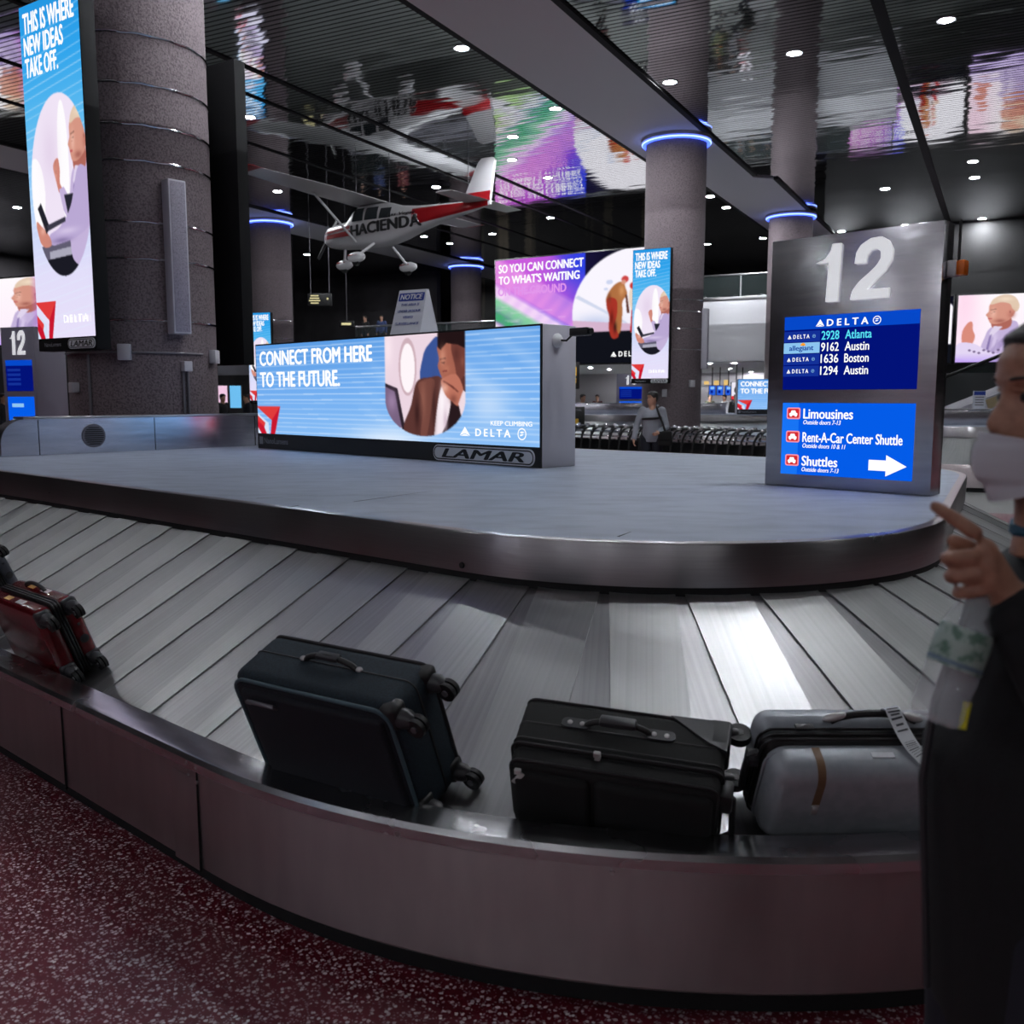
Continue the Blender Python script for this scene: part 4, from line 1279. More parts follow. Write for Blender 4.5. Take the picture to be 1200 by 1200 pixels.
bands(P1, (5.36, 4.87, 4.46, 4.10, 3.48, 3.10, 2.46))
# conduit runs and boxes on the near pillar
m = MB(); m.tube([at_pillar(P1, a, 2.12, PR + .012) for a in np.linspace(-150, -20, 24)], .013, 8); m.build('conduit', M['conduit'], P1)
for az, z1_ in ((-112, 2.10), (-40, 2.0), (-36, 2.0)):
    m = MB(); m.tube([at_pillar(P1, az, .6, PR + .014), at_pillar(P1, az, z1_, PR + .014)], .016, 8); m.build('conduit', M['conduit'], P1)
M['boxgrey'] = pmat('junction_grey', rgb(188, 186, 194), .45)
for az, z, w, h in ((-82, 2.12, .13, .17), (-38, 1.98, .10, .11), (-6, 2.10, .12, .15), (-128, 1.75, .10, .11)):
    m = MB(); q = at_pillar(P1, az, z, PR + .04)
    m.box(q, (.08, w, h), Matrix.Rotation(R(az), 4, 'Z'), bevel=.008); m.build('junction_box', M['boxgrey'], P1)
pillar_screen('nearest tall screen reading THIS IS WHERE NEW IDEAS TAKE OFF, upper left', (-5.05, 10.16, 2.25), SCR)
pb = pillar_screen('black back of a tall screen seen edge-on right behind the left pillar', (-3.10, 11.44, 2.15), SCR + PI)
ppos = at_pillar(P1, -44, 0)
speaker_column('pale grey column loudspeaker on the right side of the left pillar', -4.22, 10.9, -44, 2.32, 3.92)

P2 = pillar('speckled pillar in the centre right with a tall screen and glowing blue top ring', 4.38, 26.0)
bands(P2, (4.2, 3.9, 3.45, 2.9))
a = px_at_y(739.5, 445, 25.3)
pillar_screen('tall THIS IS WHERE NEW IDEAS TAKE OFF screen on the centre right pillar', (a.x, a.y, 2.12), math.atan2(-.5, .87))
speaker_column('pale grey column loudspeaker on the right side of the centre pillar', 4.38, 26.0, -22, 2.4, 4.0)
for az, z, w, h in ((-60, 2.0, .16, .18), (-112, 1.75, .12, .2)):
    m = MB(); q = at_pillar(P2, az, z, PR + .04)
    m.box(q, (.08, w, h), Matrix.Rotation(R(az), 4, 'Z'), bevel=.008); m.build('junction_box', M['boxgrey'], P2)
P3 = pillar('distant pillar with blue top ring left of the hanging plane', -9.46, 37.7)
bands(P3, (4.6, 3.9, 3.2))
a = px_at_y(292.5, 452, 36.8)
pillar_screen('small far NEW IDEAS TAKE OFF screen just left of the wide display', (a.x, a.y, 1.5), math.atan2(-.35, .93))
P4 = pillar('farthest pillar with blue top ring in the middle, below the plane tail', -2.39, 50.0)
P5 = pillar('pillar with blue top ring just left of the tall 12 sign', 10.5, 36.4)
P0 = pillar('added speckled pillar out of view left of the camera, for the steel to reflect', -10.5, .2)  # added unseen pillar so the steel has something to reflect
pillar_screen('added tall screen out of view at the left, for blue light on the steel', (-10.0, -.95, 2.25), R(62))  # added unseen screen to throw blue light on the steel
# its counterpart screen on the hidden side of the left pillar row is the black back above

# ------------------------------------------------------------------ big video walls
def video_wall(label, pl, pr, zb, h, cv, texts):
    pl, pr = Vector((pl[0], pl[1], zb)), Vector((pr[0], pr[1], zb))
    w = (pr - pl).length
    t = thing('video_wall', label, 'video screen', pl, math.atan2(pr.y - pl.y, pr.x - pl.x))
    m = MB(); m.box((w / 2, .16, h / 2), (w + .12, .3, h + .12), bevel=.01); m.build('housing', M['black'], t)
    s = link_mesh('screen', picture_mesh(cv, w, h, 0, 0, -.004), None, t, 0)
    for tx, u0, v0, u1, v1, mt in texts:
        lettering(tx, u0 * w, h * (1 - v1), u1 * w, h * (1 - v0), mt, s, -.02, bold=.04)
    return t, s, w
M['pink_text'] = emat('faded_pink_letters', rgb(226, 150, 236), SCREEN)
W1 = ((-.70, 41.0), (6.62, 36.2))
vw, s, w = video_wall('huge purple and white video wall reading SO YOU CAN CONNECT, behind the centre pillar', W1[0], W1[1], 3.0, 4.38, wall_picture(250, 130),
    (('SO YOU CAN CONNECT', .019, .042, .49, .120, M['w_text']), ("TO WHAT'S WAITING", .019, .150, .470, .228, M['w_text']), ('ON THE GROUND', .016, .258, .40, .336, M['pink_text'])))
triangle_mark(.635 * w, 4.38 * .055, .26, .2, M['w_text'], s, -.02)
lettering('DELTA', .675 * w, 4.38 * .055, .79 * w, 4.38 * .1, M['w_text'], s, -.02, bold=.03, space=1.5)
a, b = px_at_y(985, 425, 39.5), px_at_y(1113, 425, 37.2)
video_wall('video wall mostly hidden behind the 12 sign, a pink sliver showing at its right edge', a.xy, b.xy, 2.98, 2.55, wall_picture(150, 90),
    (('SO YOU CAN CONNECT', .021, .06, .55, .17, M['w_text']), ("TO WHAT'S WAITING", .021, .20, .527, .31, M['w_text'])))
a, b = px_at_y(1119, 425, 37.0), px_at_y(1262, 425, 35.4)
CL = close_picture(150, 100, -.12, .60)
video_wall('bright screen of a woman in a lavender shirt at the right edge, above the masked man', a.xy, b.xy, 2.98, 2.55, CL, ())
tv = MB(); p_, q_ = px_at_y(960, 425, 41.0), px_at_y(1330, 425, 35.4)
dd = (q_ - p_); dd.z = 0
tv.box(((p_.x + q_.x) / 2, (p_.y + q_.y) / 2, 5.55), (dd.length, .3, 5.9), Matrix.Rotation(math.atan2(dd.y, dd.x), 4, 'Z'))
struct(tv.build('wall_screens', M['wall_black'], None))
a, b = px_at_y(-62, 400, 34.5), px_at_y(50, 400, 32.5)
video_wall('bright screen of a woman in a lavender shirt at the far left edge, behind the tall screen', a.xy, b.xy, 3.45, 2.25, close_picture(120, 70, .28, .72), ())
# ------------------------------------------------------------------ luggage
def bag_matrix(x, y, z, yaw, tau, pit):
    return Matrix.Translation((x, y, z)) @ Matrix.Rotation(yaw, 4, 'Z') @ Matrix.Rotation(tau, 4, 'X') @ Matrix.Rotation(pit, 4, 'Y')

def rounded_box(mb, x0, x1, y0, y1, z0, z1, r, seg=4):
    mb.box(((x0 + x1) / 2, (y0 + y1) / 2, (z0 + z1) / 2), (x1 - x0, y1 - y0, z1 - z0), bevel=r, seg=seg)
    return mb

def loop_pts(L, H, r, ins, y, n=6, z0=0.0):
    return [(x, y, z + z0) for x, z in rrect(ins, ins, L - ins, H - ins, r, n)]

M['teal'] = pmat('teal_navy_fabric', rgb(24, 42, 54), .75, noise=(140, rgb(16, 30, 40), .4, .6), bump=(420, .25))
M['navy'] = pmat('dark_navy_fabric', rgb(16, 20, 32), .8, noise=(140, rgb(10, 13, 22), .4, .6), bump=(420, .25))
M['tealpipe'] = pmat('teal_grey_piping', rgb(70, 92, 102), .45)
M['blackfab'] = pmat('black_fabric', rgb(13, 13, 15), .8, noise=(160, rgb(7, 7, 8), .4, .6), bump=(450, .22))
M['blackpipe'] = pmat('black_piping', rgb(26, 26, 28), .4)
M['rubber'] = pmat('rubber', rgb(16, 16, 18), .5)
M['gun'] = pmat('gunmetal_plastic', rgb(46, 46, 50), .38)
M['chrome'] = pmat('zip_chrome', (.72, .71, .70, 1), .25, .45)
M['silver'] = pmat('silver_hard_shell', rgb(172, 177, 184), .38, .15, noise=(30, rgb(162, 168, 176), .4, .6))
M['brown'] = pmat('tan_leather_strip', rgb(122, 92, 66), .55)
M['red'] = pmat('red_hard_shell', rgb(104, 12, 22), .22, noise=(14, rgb(84, 8, 16), .4, .65), coat=.4)
M['greyshell'] = pmat('dark_grey_hard_shell', rgb(72, 74, 84), .4)
M['tagwhite'] = pmat('tag_paper', rgb(224, 226, 232), .5)

def carry_handle(mb, cx, y, z, w, h, rad, sag=.0, seg=8):
    """arched grip on top, along x"""
    pts = [(cx - w / 2 + w * t, y, z + h * math.sin(PI * t) ** .55) for t in np.linspace(0, 1, 15)]
    mb.tube(pts, rad, seg)

def spinner_wheel(parent, x, y, z, big=.032, dirn=1):
    """twin caster on a curved housing standing out from the end of a case along +x"""
    m = MB()
    m.tube([(x - dirn * .006, y, z), (x + dirn * .018, y, z), (x + dirn * .034, y, z - .006)], [.030, .028, .020], 12)
    fork = m.build('wheel_housing', M['gun'], parent)
    m = MB()
    for s in (-.010, .010):
        m.cyl((x + dirn * .046, y + s - .007, z - .016), (x + dirn * .046, y + s + .007, z - .016), big, None, 20)
    w = m.build('wheel', M['rubber'], fork)
    m = MB(); m.cyl((x + dirn * .046, y - .022, z - .016), (x + dirn * .046, y + .022, z - .016), .010, None, 12)
    m.build('wheel_hub', M['conduit'], fork)

# 1: teal-navy soft case
L, D, H = .629, .225, .43
b1 = thing('suitcase', 'dark teal soft suitcase with spinner wheels, on its side left of the black case', 'suitcase', matrix=bag_matrix(-.793, 2.950, .408, -.546, .402, .013))
m = MB(); rounded_box(m, 0, L, .010, D, 0, H, .035); m.build('shell', M['teal'], b1)
m = MB(); rounded_box(m, .016, L - .016, -.004, .04, .016, H - .016, .02); f_ = m.build('front_panel', M['navy'], b1)
m = MB(); rounded_box(m, .05, L - .03, -.020, .03, .03, H - .035, .016); m.build('front_pocket', M['navy'], f_)
m = MB(); m.tube(loop_pts(L, H, .05, .012, .003), .0062, 8, True); m.build('piping', M['tealpipe'], f_)
m = MB(); m.tube([(.09, -.020, H - .075), (.09, -.032, H - .062), (.115, -.036, H - .055), (.17, -.036, H - .055), (.195, -.032, H - .06), (.195, -.020, H - .075)], .007, 8); m.build('pocket_grip', M['conduit'], f_)
m = MB(); m.tube(loop_pts(L, H, .036, .004, D - .012), .0065, 8, True); m.build('piping', M['black'], b1)
m = MB(); m.tube(loop_pts(L, H, .036, -.0005, .128), .0026, 6, True); m.build('zip_line', M['black'], b1)
m = MB(); carry_handle(m, .315, .130, H, .20, .030, .0095, seg=10); hd = m.build('handle', M['black'], b1)
m = MB(); m.box((.315, .130, H + .030), (.085, .03, .016), bevel=.006); m.build('grip', M['gun'], hd)
for xx in (.205, .425):
    m = MB(); m.sphere((xx, .130, H + .004), (.012, .010, .007)); m.build('rivet', M['chrome'], hd)
for yy, zz in ((.035, .04), (.035, H - .045), (D - .03, .04), (D - .03, H - .045)):
    m = MB(); rounded_box(m, L - .05, L + .008, yy - .032, yy + .032, zz - .036, zz + .042, .016, 3); m.build('corner_guard', M['black'], b1)
    spinner_wheel(b1, L + .008, yy, zz - .006, .030)
m = MB(); m.box((L + .001, .13, H / 2), (.004, .006, H - .10)); m.build('end_seam', M['black'], b1)

# 2: black two-wheeled case
L, D, H = .585, .25, .262
b2 = thing('suitcase', 'black fabric suitcase with two front pockets and silver zip pulls, middle of the near row', 'suitcase', matrix=bag_matrix(0, 2.608, .421, -.285, .454, .062))
m = MB(); rounded_box(m, 0, L, .06, D, 0, H, .028); m.build('shell', M['blackfab'], b2)
m = MB(); rounded_box(m, .006, L - .004, .0, .075, .0, H - .008, .026); f_ = m.build('front_panel', M['blackfab'], b2)
m = MB(); rounded_box(m, .012, .235, -.020, .03, .015, H - .035, .02); m.build('small_pocket', M['blackfab'], f_)
m = MB(); rounded_box(m, .245, L - .02, -.022, .03, .012, H - .03, .022); m.build('large_pocket', M['blackfab'], f_)
m = MB(); m.tube(loop_pts(L, H, .03, .008, .012), .005, 8, True); m.build('piping', M['blackpipe'], f_)
m = MB(); m.tube(loop_pts(L, H, .03, -.001, .066), .0045, 8, True); m.tube(loop_pts(L, H, .03, -.001, .088), .0025, 6, True); m.build('zip_line', M['blackpipe'], b2)
m = MB(); m.tube(loop_pts(L, H, .03, .0, .150), .002, 6, True); m.tube(loop_pts(L, H, .03, .003, D - .006), .005, 8, True); m.build('seam', M['blackpipe'], b2)
m = MB(); carry_handle(m, .285, .165, H - .002, .19, .032, .009, seg=10); hd = m.build('handle', M['black'], b2)
m = MB(); m.box((.285, .165, H + .030), (.105, .036, .020), bevel=.008); m.build('grip', M['gun'], hd)
for xx in (.165, .405):
    m = MB(); m.prism(rrect(xx - .042, .147, xx + .042, .183, .016), H - .002, H + .006); p = m.build('handle_plate', M['gun'], hd)
    for q in (-.018, .018):
        m = MB(); m.sphere((xx + q, .165, H + .006), (.008, .008, .005)); m.build('rivet', M['chrome'], p)
for x, y, z, r in ((.035, -.006, H - .035, 1.0), (.245, .062, H + .004, .3)):
    m = MB(); m.box((x, y - .010, z - .016), (.016, .006, .050), Matrix.Rotation(r * .6, 4, 'Y'), bevel=.002); m.box((x, y - .006, z + .006), (.020, .014, .016), bevel=.003)
    m.build('zip_pull', M['chrome'], b2)
m = MB()
m.prism([(L - .16, D - .002), (L + .004, D + .002), (L + .004, D - .11), (L - .05, D - .085)], H - .02, H + .004)
rounded_box(m, L - .05, L + .012, D - .09, D + .012, H - .10, H + .004, .012, 3)
m.build('corner_guard', M['gun'], b2)
for zz in (H - .035, .04):
    m = MB(); m.tube([(L, D - .012, zz), (L + .030, D - .004, zz)], [.024, .018], 10); fk = m.build('wheel_housing', M['gun'], b2)
    m = MB(); m.cyl((L + .032, D - .004, zz - .013), (L + .032, D - .004, zz + .013), .034, None, 22); m.build('wheel', M['rubber'], fk)
    m = MB(); m.cyl((L + .032, D - .004, zz - .015), (L + .032, D - .004, zz + .015), .012, None, 14); m.build('wheel_hub', M['gun'], fk)
m = MB(); m.tube([(L, .06, H - .06), (L + .030, .05, H - .075), (L + .034, .04, .06), (L + .004, .04, .03)], .009, 8); rounded_box(m, L - .01, L + .03, .02, .085, H - .11, H - .04, .01, 2); m.build('foot_bar', M['black'], b2)

# 3: silver hard shell
L, D, H = .68, .225, .30
b3 = thing('suitcase', 'silver hard-shell suitcase with black zip band and tan strip, beside the masked man', 'suitcase', matrix=bag_matrix(.672, 2.500, .424, .028, .469, .015))
m = MB(); rounded_box(m, .0, L, .125, D, 0, H, .048, 6); m.build('back_shell', M['silver'], b3)
m = MB(); rounded_box(m, .012, L - .012, -.02, .108, 0, H - .012, .050, 6); fr_ = m.build('front_shell', M['silver'], b3)
m = MB(); rounded_box(m, .002, L - .002, .076, .142, .004, H - .003, .034, 5); zb_ = m.build('zip_band', M['black'], b3)
m = MB()
for yy in (.088, .106, .126): m.tube(loop_pts(L, H, .042, .001, yy), .0042, 8, True)
m.build('zip_rib', M['blackpipe'], zb_)
m = MB()
for yy in (.050,): m.tube(loop_pts(L, H - .012, .045, .008, .062), .004, 8, True)
m.build('shell_rim', M['silver'], fr_)
# leather strip over the top edge and down the front
m = MB()
prof = [(.068, H - .0095)] + [(.03 - .0530 * math.sin(t), H - .062 + .0530 * math.cos(t)) for t in np.linspace(0, PI / 2, 12)] + [(-.023, H - .135)]
for (y0, z0), (y1, z1) in zip(prof, prof[1:]):
    m.quad((.128, y0, z0), (.150, y0, z0), (.150, y1, z1), (.128, y1, z1))
m.build('leather_strip', M['brown'], fr_, 60)
m = MB(); m.box((.139, -.0235, H - .152), (.020, .006, .038), bevel=.002); m.build('strip_clasp', M['chrome'], fr_)
m = MB(); m.box((.315, .042, H - .0105), (.062, .018, .003)); m.build('badge', M['tagwhite'], fr_)
m = MB(); carry_handle(m, .325, .158, H - .004, .235, .030, .010, seg=10); hd = m.build('handle', M['black'], b3)
for xx in (.215, .435):
    m = MB(); m.sphere((xx, .158, H + .012), (.034, .013, .012), rot=Matrix.Rotation(-.35 if xx < .3 else .35, 4, 'Y')); m.build('handle_end', M['chrome'], hd)
m = MB(); m.box((.125, .130, H + .002), (.052, .022, .010), bevel=.003); m.build('lock', M['gun'], b3)
m = MB(); m.tube([(.002, .10, H - .06), (-.022, .10, H - .075), (-.024, .10, .10), (.002, .10, .08)], .010, 8); m.box((-.012, .1, H - .085), (.03, .05, .03), bevel=.008); sh_ = m.build('side_handle', M['gun'], b3)
for yy, zz in ((.03, .05), (.03, H - .06), (D - .035, .05), (D - .035, H - .06)):
    m = MB(); rounded_box(m, L - .04, L + .008, yy - .03, yy + .03, zz - .03, zz + .03, .014, 3); m.build('corner_guard', M['black'], b3)
    spinner_wheel(b3, L + .006, yy, zz, .028)

# paper tag looped round its handle
tg = thing('luggage_tag', 'white printed paper tag looped round the handle of the silver suitcase', 'luggage tag', matrix=b3.matrix_world.copy())
path = [(.370, .172, H + .010), (.368, .176, H + .030), (.370, .160, H + .0430), (.374, .140, H + .034), (.384, .110, H + .016), (.392, .082, H + .006), (.402, .052, H - .002), (.418, .025, H - .006), (.436, .004, H - .016), (.452, -.016, H - .034), (.462, -.030, H - .060), (.466, -.034, H - .090)]
def strip(pts, w, name, mat_, parent, lift=0.0, s0=0.0, s1=1.0, wid=1.0):
    bm = bmesh.new(); rows = []
    P = [Vector(p) for p in pts]
    n = 40
    def ev(t):
        f = t * (len(P) - 1); i = min(int(f), len(P) - 2); return P[i].lerp(P[i + 1], f - i)
    for k in range(n + 1):
        t = s0 + (s1 - s0) * k / n
        p = ev(t); d = (ev(min(t + .03, 1)) - ev(max(t - .03, 0))).normalized()
        side = Vector((1, .25, 0)); side = (side - d * side.dot(d)).normalized()
        nn = side.cross(d).normalized()
        if nn.z < 0 and nn.y > 0: nn = -nn
        rows.append([bm.verts.new(p + side * w * wid / 2 * s + nn * (lift + q)) for s, q in ((-1, 0), (1, 0), (1, .0008), (-1, .0008))])
    for A, B in zip(rows, rows[1:]):
        for j in range(4): bm.faces.new((A[j], A[(j + 1) % 4], B[(j + 1) % 4], B[j]))
    bmesh.ops.recalc_face_normals(bm, faces=bm.faces[:])
    me = bpy.data.meshes.new(name); bm.to_mesh(me); bm.free()
    return link_mesh(name, me, mat_, parent, 60)
ts_ = strip(path, .046, 'paper_strip', M['tagwhite'], tg)
m_ = pmat('tag_print', rgb(70, 72, 80), .6)
for k, (a, b, w) in enumerate(((.18, .195, .7), (.215, .235, .8), (.25, .27, .6), (.285, .30, .75), (.33, .345, .5), (.375, .39, .7), (.48, .482, .7), (.495, .50, .7), (.51, .514, .7), (.525, .527, .7), (.54, .546, .7), (.56, .563, .7), (.58, .582, .7), (.60, .606, .7), (.68, .69, .6), (.71, .72, .5))):
    strip(path, .046, 'printed_bar', m_, ts_, .0012, a, b, w)
tg.location.z += .002

# 4: red hard shell at the left
def hard_case(label, mat_, L, D, H, mtx, stickers=True):
    t = thing('suitcase', label, 'suitcase', matrix=mtx)
    m = MB(); rounded_box(m, .0, L, D * .56, D, 0, H, .034, 5); m.build('back_shell', mat_, t)
    m = MB(); rounded_box(m, .0, L, 0, D * .46, 0, H, .034, 5); f_ = m.build('front_shell', mat_, t)
    m = MB(); rounded_box(m, .0, L + .002, D * .40, D * .62, -.001, H + .002, .02, 4); z_ = m.build('zip_band', M['black'], t)
    m = MB()
    for yy in (D * .44, D * .51, D * .58): m.tube(loop_pts(L, H, .03, -.003, yy), .005, 8, True)
    m.build('zip_rib', M['blackpipe'], z_)
    for yy, zz in ((.035, .045), (.035, H - .045), (D - .035, .045), (D - .035, H - .045)):
        m = MB(); rounded_box(m, L - .05, L + .010, yy - .034, yy + .034, zz - .038, zz + .038, .018, 3); m.build('corner_guard', M['gun'], t)
        spinner_wheel(t, L + .010, yy, zz, .028)
    m = MB(); m.box((L + .002, D * .8, H * .62), (.003, .01, .01)); m.lathe([(.012, 0), (.020, .004), (.012, .006)], 16, Matrix.Translation((L + .002, D * .78, H * .42)) @ Matrix.Rotation(PI / 2, 4, 'Y')); m.build('foot_stud', M['gun'], t)
    if stickers:
        m1 = pmat('pale_sticker', rgb(214, 208, 214), .5); m2 = pmat('gold_sticker', rgb(206, 160, 90), .5)
        for x, y, w, mm in ((L - .20, D * .80, .075, m1), (L - .34, D * .80, .06, m2), (L - .22, D * .22, .07, m1), (L - .35, D * .22, .06, m2)):
            m = MB(); m.box((x, y, H + .0005), (w, .026, .002)); m.build('sticker', mm, t)
    m = MB(); carry_handle(m, L * .45, D * .78, H, .2, .026, .009); m.build('handle', M['black'], t)
    return t
hard_case('dark red hard-shell suitcase with stickers, at the left end of the belt', M['red'], .547, .185, .353, bag_matrix(-2.347, 4.320, .412, -.718, .353, .004))
hard_case('grey suitcase end with a caster wheel, cut by the left edge behind the red case', M['greyshell'], .499, .19, .36, bag_matrix(-3.17, 5.17, .475, -.52, .42, -.05), False)
# ------------------------------------------------------------------ the hanging light aircraft
M['plane_white'] = pmat('aircraft_white', rgb(196, 194, 198), .35)
M['plane_red'] = pmat('aircraft_red', rgb(150, 14, 24), .3)
M['plane_glass'] = pmat('aircraft_window', (.03, .035, .04, 1), .08)
PS = .865
pl = thing('hanging_airplane', 'red and white light airplane lettered HACIENDA hanging below the mirrored ceiling', 'airplane',
           matrix=Matrix.Translation((-4.28, 30.3, 7.62)) @ Matrix.Rotation(2.4436, 4, 'Z') @ Matrix.Rotation(-.0269, 4, 'Y') @ Matrix.Rotation(.0326, 4, 'X') @ Matrix.Scale(PS, 4))
def fuselage_rings():
    # x, half width, z bottom, z top
    return [(2.55, .10, -1.12, -.92), (2.45, .30, -1.30, -.78), (2.2, .44, -1.42, -.66), (1.6, .50, -1.48, -.58), (1.05, .52, -1.50, -.52), (.75, .54, -1.52, -.20), (.45, .55, -1.52, -.03), (-.4, .55, -1.52, -.02), (-1.0, .52, -1.46, -.06), (-1.6, .46, -1.34, -.22), (-2.4, .36, -1.12, -.30), (-3.4, .26, -.92, -.34), (-4.4, .16, -.76, -.36), (-5.3, .07, -.62, -.36), (-5.6, .03, -.56, -.38)]
def ring_pts(x, w, z0, z1, n=28, off=0.0):
    zc, zh = (z0 + z1) / 2, (z1 - z0) / 2
    out = []
    for k in range(n):
        a = 2 * PI * k / n
        c_, s_ = math.cos(a), math.sin(a)
        out.append((x, (w + off) * math.copysign(abs(c_) ** .62, c_), zc + (zh + off) * math.copysign(abs(s_) ** .7, s_)))
    return out
bm = bmesh.new(); rows = [[bm.verts.new(p) for p in ring_pts(*r)] for r in fuselage_rings()]
for A, B in zip(rows, rows[1:]):
    for k in range(28): bm.faces.new((A[k], A[(k + 1) % 28], B[(k + 1) % 28], B[k]))
bm.faces.new(rows[0][::-1]); bm.faces.new(rows[-1])
bmesh.ops.recalc_face_normals(bm, faces=bm.faces[:])
me = bpy.data.meshes.new('fuselage'); bm.to_mesh(me); bm.free()
fus = link_mesh('fuselage', me, M['plane_white'], pl, 50)
# red side bands following the hull
def side_y(x, z, off=.012):
    rr = fuselage_rings()
    xs = [r[0] for r in rr][::-1]
    w = np.interp(x, xs, [r[1] for r in rr][::-1]); z0 = np.interp(x, xs, [r[2] for r in rr][::-1]); z1 = np.interp(x, xs, [r[3] for r in rr][::-1])
    t = min(.999, abs((z - (z0 + z1) / 2) / ((z1 - z0) / 2)))
    s = t ** (1 / .7); c_ = math.sqrt(max(0, 1 - s * s))
    return w * c_ ** .62 + off
def side_band(zl, zh, name, mat_):
    m = MB()
    for sgn in (1, -1):
        for (x0, a0, b0), (x1, a1, b1) in zip(zip(zl[0], zl[1], zh), list(zip(zl[0], zl[1], zh))[1:]):
            for k in range(6):
                s0, s1 = k / 6, (k + 1) / 6
                m.quad(*[(x, sgn * side_y(x, z), z) for x, z in ((x0, a0 + (b0 - a0) * s0), (x1, a1 + (b1 - a1) * s0), (x1, a1 + (b1 - a1) * s1), (x0, a0 + (b0 - a0) * s1))])
    return m.build(name, mat_, fus, 50, normals=False)
xs = list(np.linspace(2.5, .7, 10))
side_band((xs, [-1.16 + .004 * i for i in range(10)]), [-1.03 + .01 * i for i in range(10)], 'red_stripe', M['plane_red'])
side_band((xs, [-.98 + .012 * i for i in range(10)]), [-.90 + .016 * i for i in range(10)], 'red_stripe', M['plane_red'])
xs = list(np.linspace(-2.3, -5.5, 16))
side_band((xs, [np.interp(x, [-5.5, -2.0], [-.58, -1.02]) for x in xs]), [np.interp(x, [-5.5, -3.5, -2.0], [-.41, -.42, -.44]) for x in xs], 'red_tail_panel', M['plane_red'])
# windows
def side_win(x0, x1, z0, z1, nm='window'):
    m = MB()
    for sgn in (1, -1):
        g = lambda i, j: (x0 + (x1 - x0) * i / 4 - .06 * (1 - i / 4) * j / 5, z0 + (z1 - z0) * j / 5)
        for i in range(4):
            for j in range(5):
                m.quad(*[(x, sgn * side_y(x, z, .014), z) for x, z in (g(i, j), g(i + 1, j), g(i + 1, j + 1), g(i, j + 1))])
    m.build(nm, M['plane_glass'], fus, 0, normals=False)
side_win(.62, .02, -.66, -.20); side_win(-.06, -.72, -.66, -.22); side_win(-.80, -1.35, -.66, -.30)
m = MB(); m.quad((1.06, .44, -.50), (1.06, -.44, -.50), (.66, -.46, -.10), (.66, .46, -.10)); m.build('windscreen', M['plane_glass'], fus, 0, normals=False)
# wing
def aerofoil(ch, x_le, y, z, th=.13):
    up = [(0, 0), (.03, .035), (.12, .065), (.3, .078), (.55, .06), (.8, .028), (1, .003)]
    lo = [(1, -.003), (.7, -.012), (.4, -.022), (.15, -.026), (.03, -.018)]
    return [(x_le - ch * a, y, z + ch * b * th / .1) for a, b in up + lo]
def wing(secs, name, mat_, parent):
    bm = bmesh.new(); rows = [[bm.verts.new(p) for p in s] for s in secs]
    n = len(rows[0])
    for A, B in zip(rows, rows[1:]):
        for k in range(n): bm.faces.new((A[k], A[(k + 1) % n], B[(k + 1) % n], B[k]))
    bm.faces.new(rows[0][::-1]); bm.faces.new(rows[-1])
    bmesh.ops.recalc_face_normals(bm, faces=bm.faces[:])
    me = bpy.data.meshes.new(name); bm.to_mesh(me); bm.free()
    return link_mesh(name, me, mat_, parent, 35)
wg = wing([aerofoil(1.1, .62, -5.2, .12), aerofoil(1.6, .75, -2.6, .03), aerofoil(1.62, .78, 0, -.04), aerofoil(1.6, .75, 2.6, .03), aerofoil(1.1, .62, 5.2, .12)], 'wing', M['plane_white'], pl)
for s in (1, -1):
    wing([aerofoil(1.12, .63, s * 5.15, .118), aerofoil(1.0, .55, s * 5.45, .15), aerofoil(.6, .35, s * 5.58, .19)], 'red_wing_tip', M['plane_red'], wg)
    m = MB(); m.tube([(.35, s * .55, -1.38), (.32, s * 2.55, -.02)], .045, 8); m.build('wing_strut', M['plane_white'], pl)
# tail
m = MB(); m.prism([(-4.35, -.40), (-5.0, .80), (-5.15, .92), (-5.62, .92), (-5.72, .85), (-5.58, -.40)], -.05, .05, Matrix(((1, 0, 0, 0), (0, 0, 1, 0), (0, 1, 0, 0), (0, 0, 0, 1)))); fin = m.build('tail_fin', M['plane_white'], pl, 30)
m = MB(); m.prism([(-4.30, -.42), (-4.52, -.12), (-5.60, -.12), (-5.58, -.42)], -.056, .056, Matrix(((1, 0, 0, 0), (0, 0, 1, 0), (0, 1, 0, 0), (0, 0, 0, 1)))); m.build('red_fin_base', M['plane_red'], fin, 30)
wing([aerofoil(.72, -4.75, -1.7, -.42, .09), aerofoil(1.0, -4.55, 0, -.42, .09), aerofoil(.72, -4.75, 1.7, -.42, .09)], 'tailplane', M['plane_white'], pl)
# nose, propeller, gear
m = MB(); m.lathe([(.17, 0), (.15, .10), (.09, .22), (.0001, .30)], 18, Matrix.Translation((2.5, 0, -1.02)) @ Matrix.Rotation(PI / 2, 4, 'Y')); m.build('spinner', M['plane_red'], pl)
m = MB(); m.box((2.62, 0, -1.02), (.04, .12, 1.85), Matrix.Rotation(.5, 4, 'X'), bevel=.015); m.build('propeller', M['black'], pl)
def gear(pts, wx, wy, wz):
    m = MB(); m.tube(pts, .05, 8); g_ = m.build('gear_leg', M['plane_white'], pl)
    m = MB(); m.sphere((wx, wy, wz), (.46, .13, .19), 20, 12); m.build('wheel_fairing', M['plane_white'], g_)
    m = MB(); m.cyl((wx, wy - .06, wz - .12), (wx, wy + .06, wz - .12), .17, None, 18); m.build('wheel', M['rubber'], g_)
    m = MB(); m.box((wx + .1, wy, wz + .07), (.5, .235, .05), bevel=.02); m.build('red_flash', M['plane_red'], g_)
gear([(-.5, .45, -1.48), (-.5, 1.2, -2.02)], -.5, 1.25, -2.08)
gear([(-.5, -.45, -1.48), (-.5, -1.2, -2.02)], -.5, -1.25, -2.08)
gear([(1.6, 0, -1.44), (1.62, 0, -2.0)], 1.62, 0, -2.05)
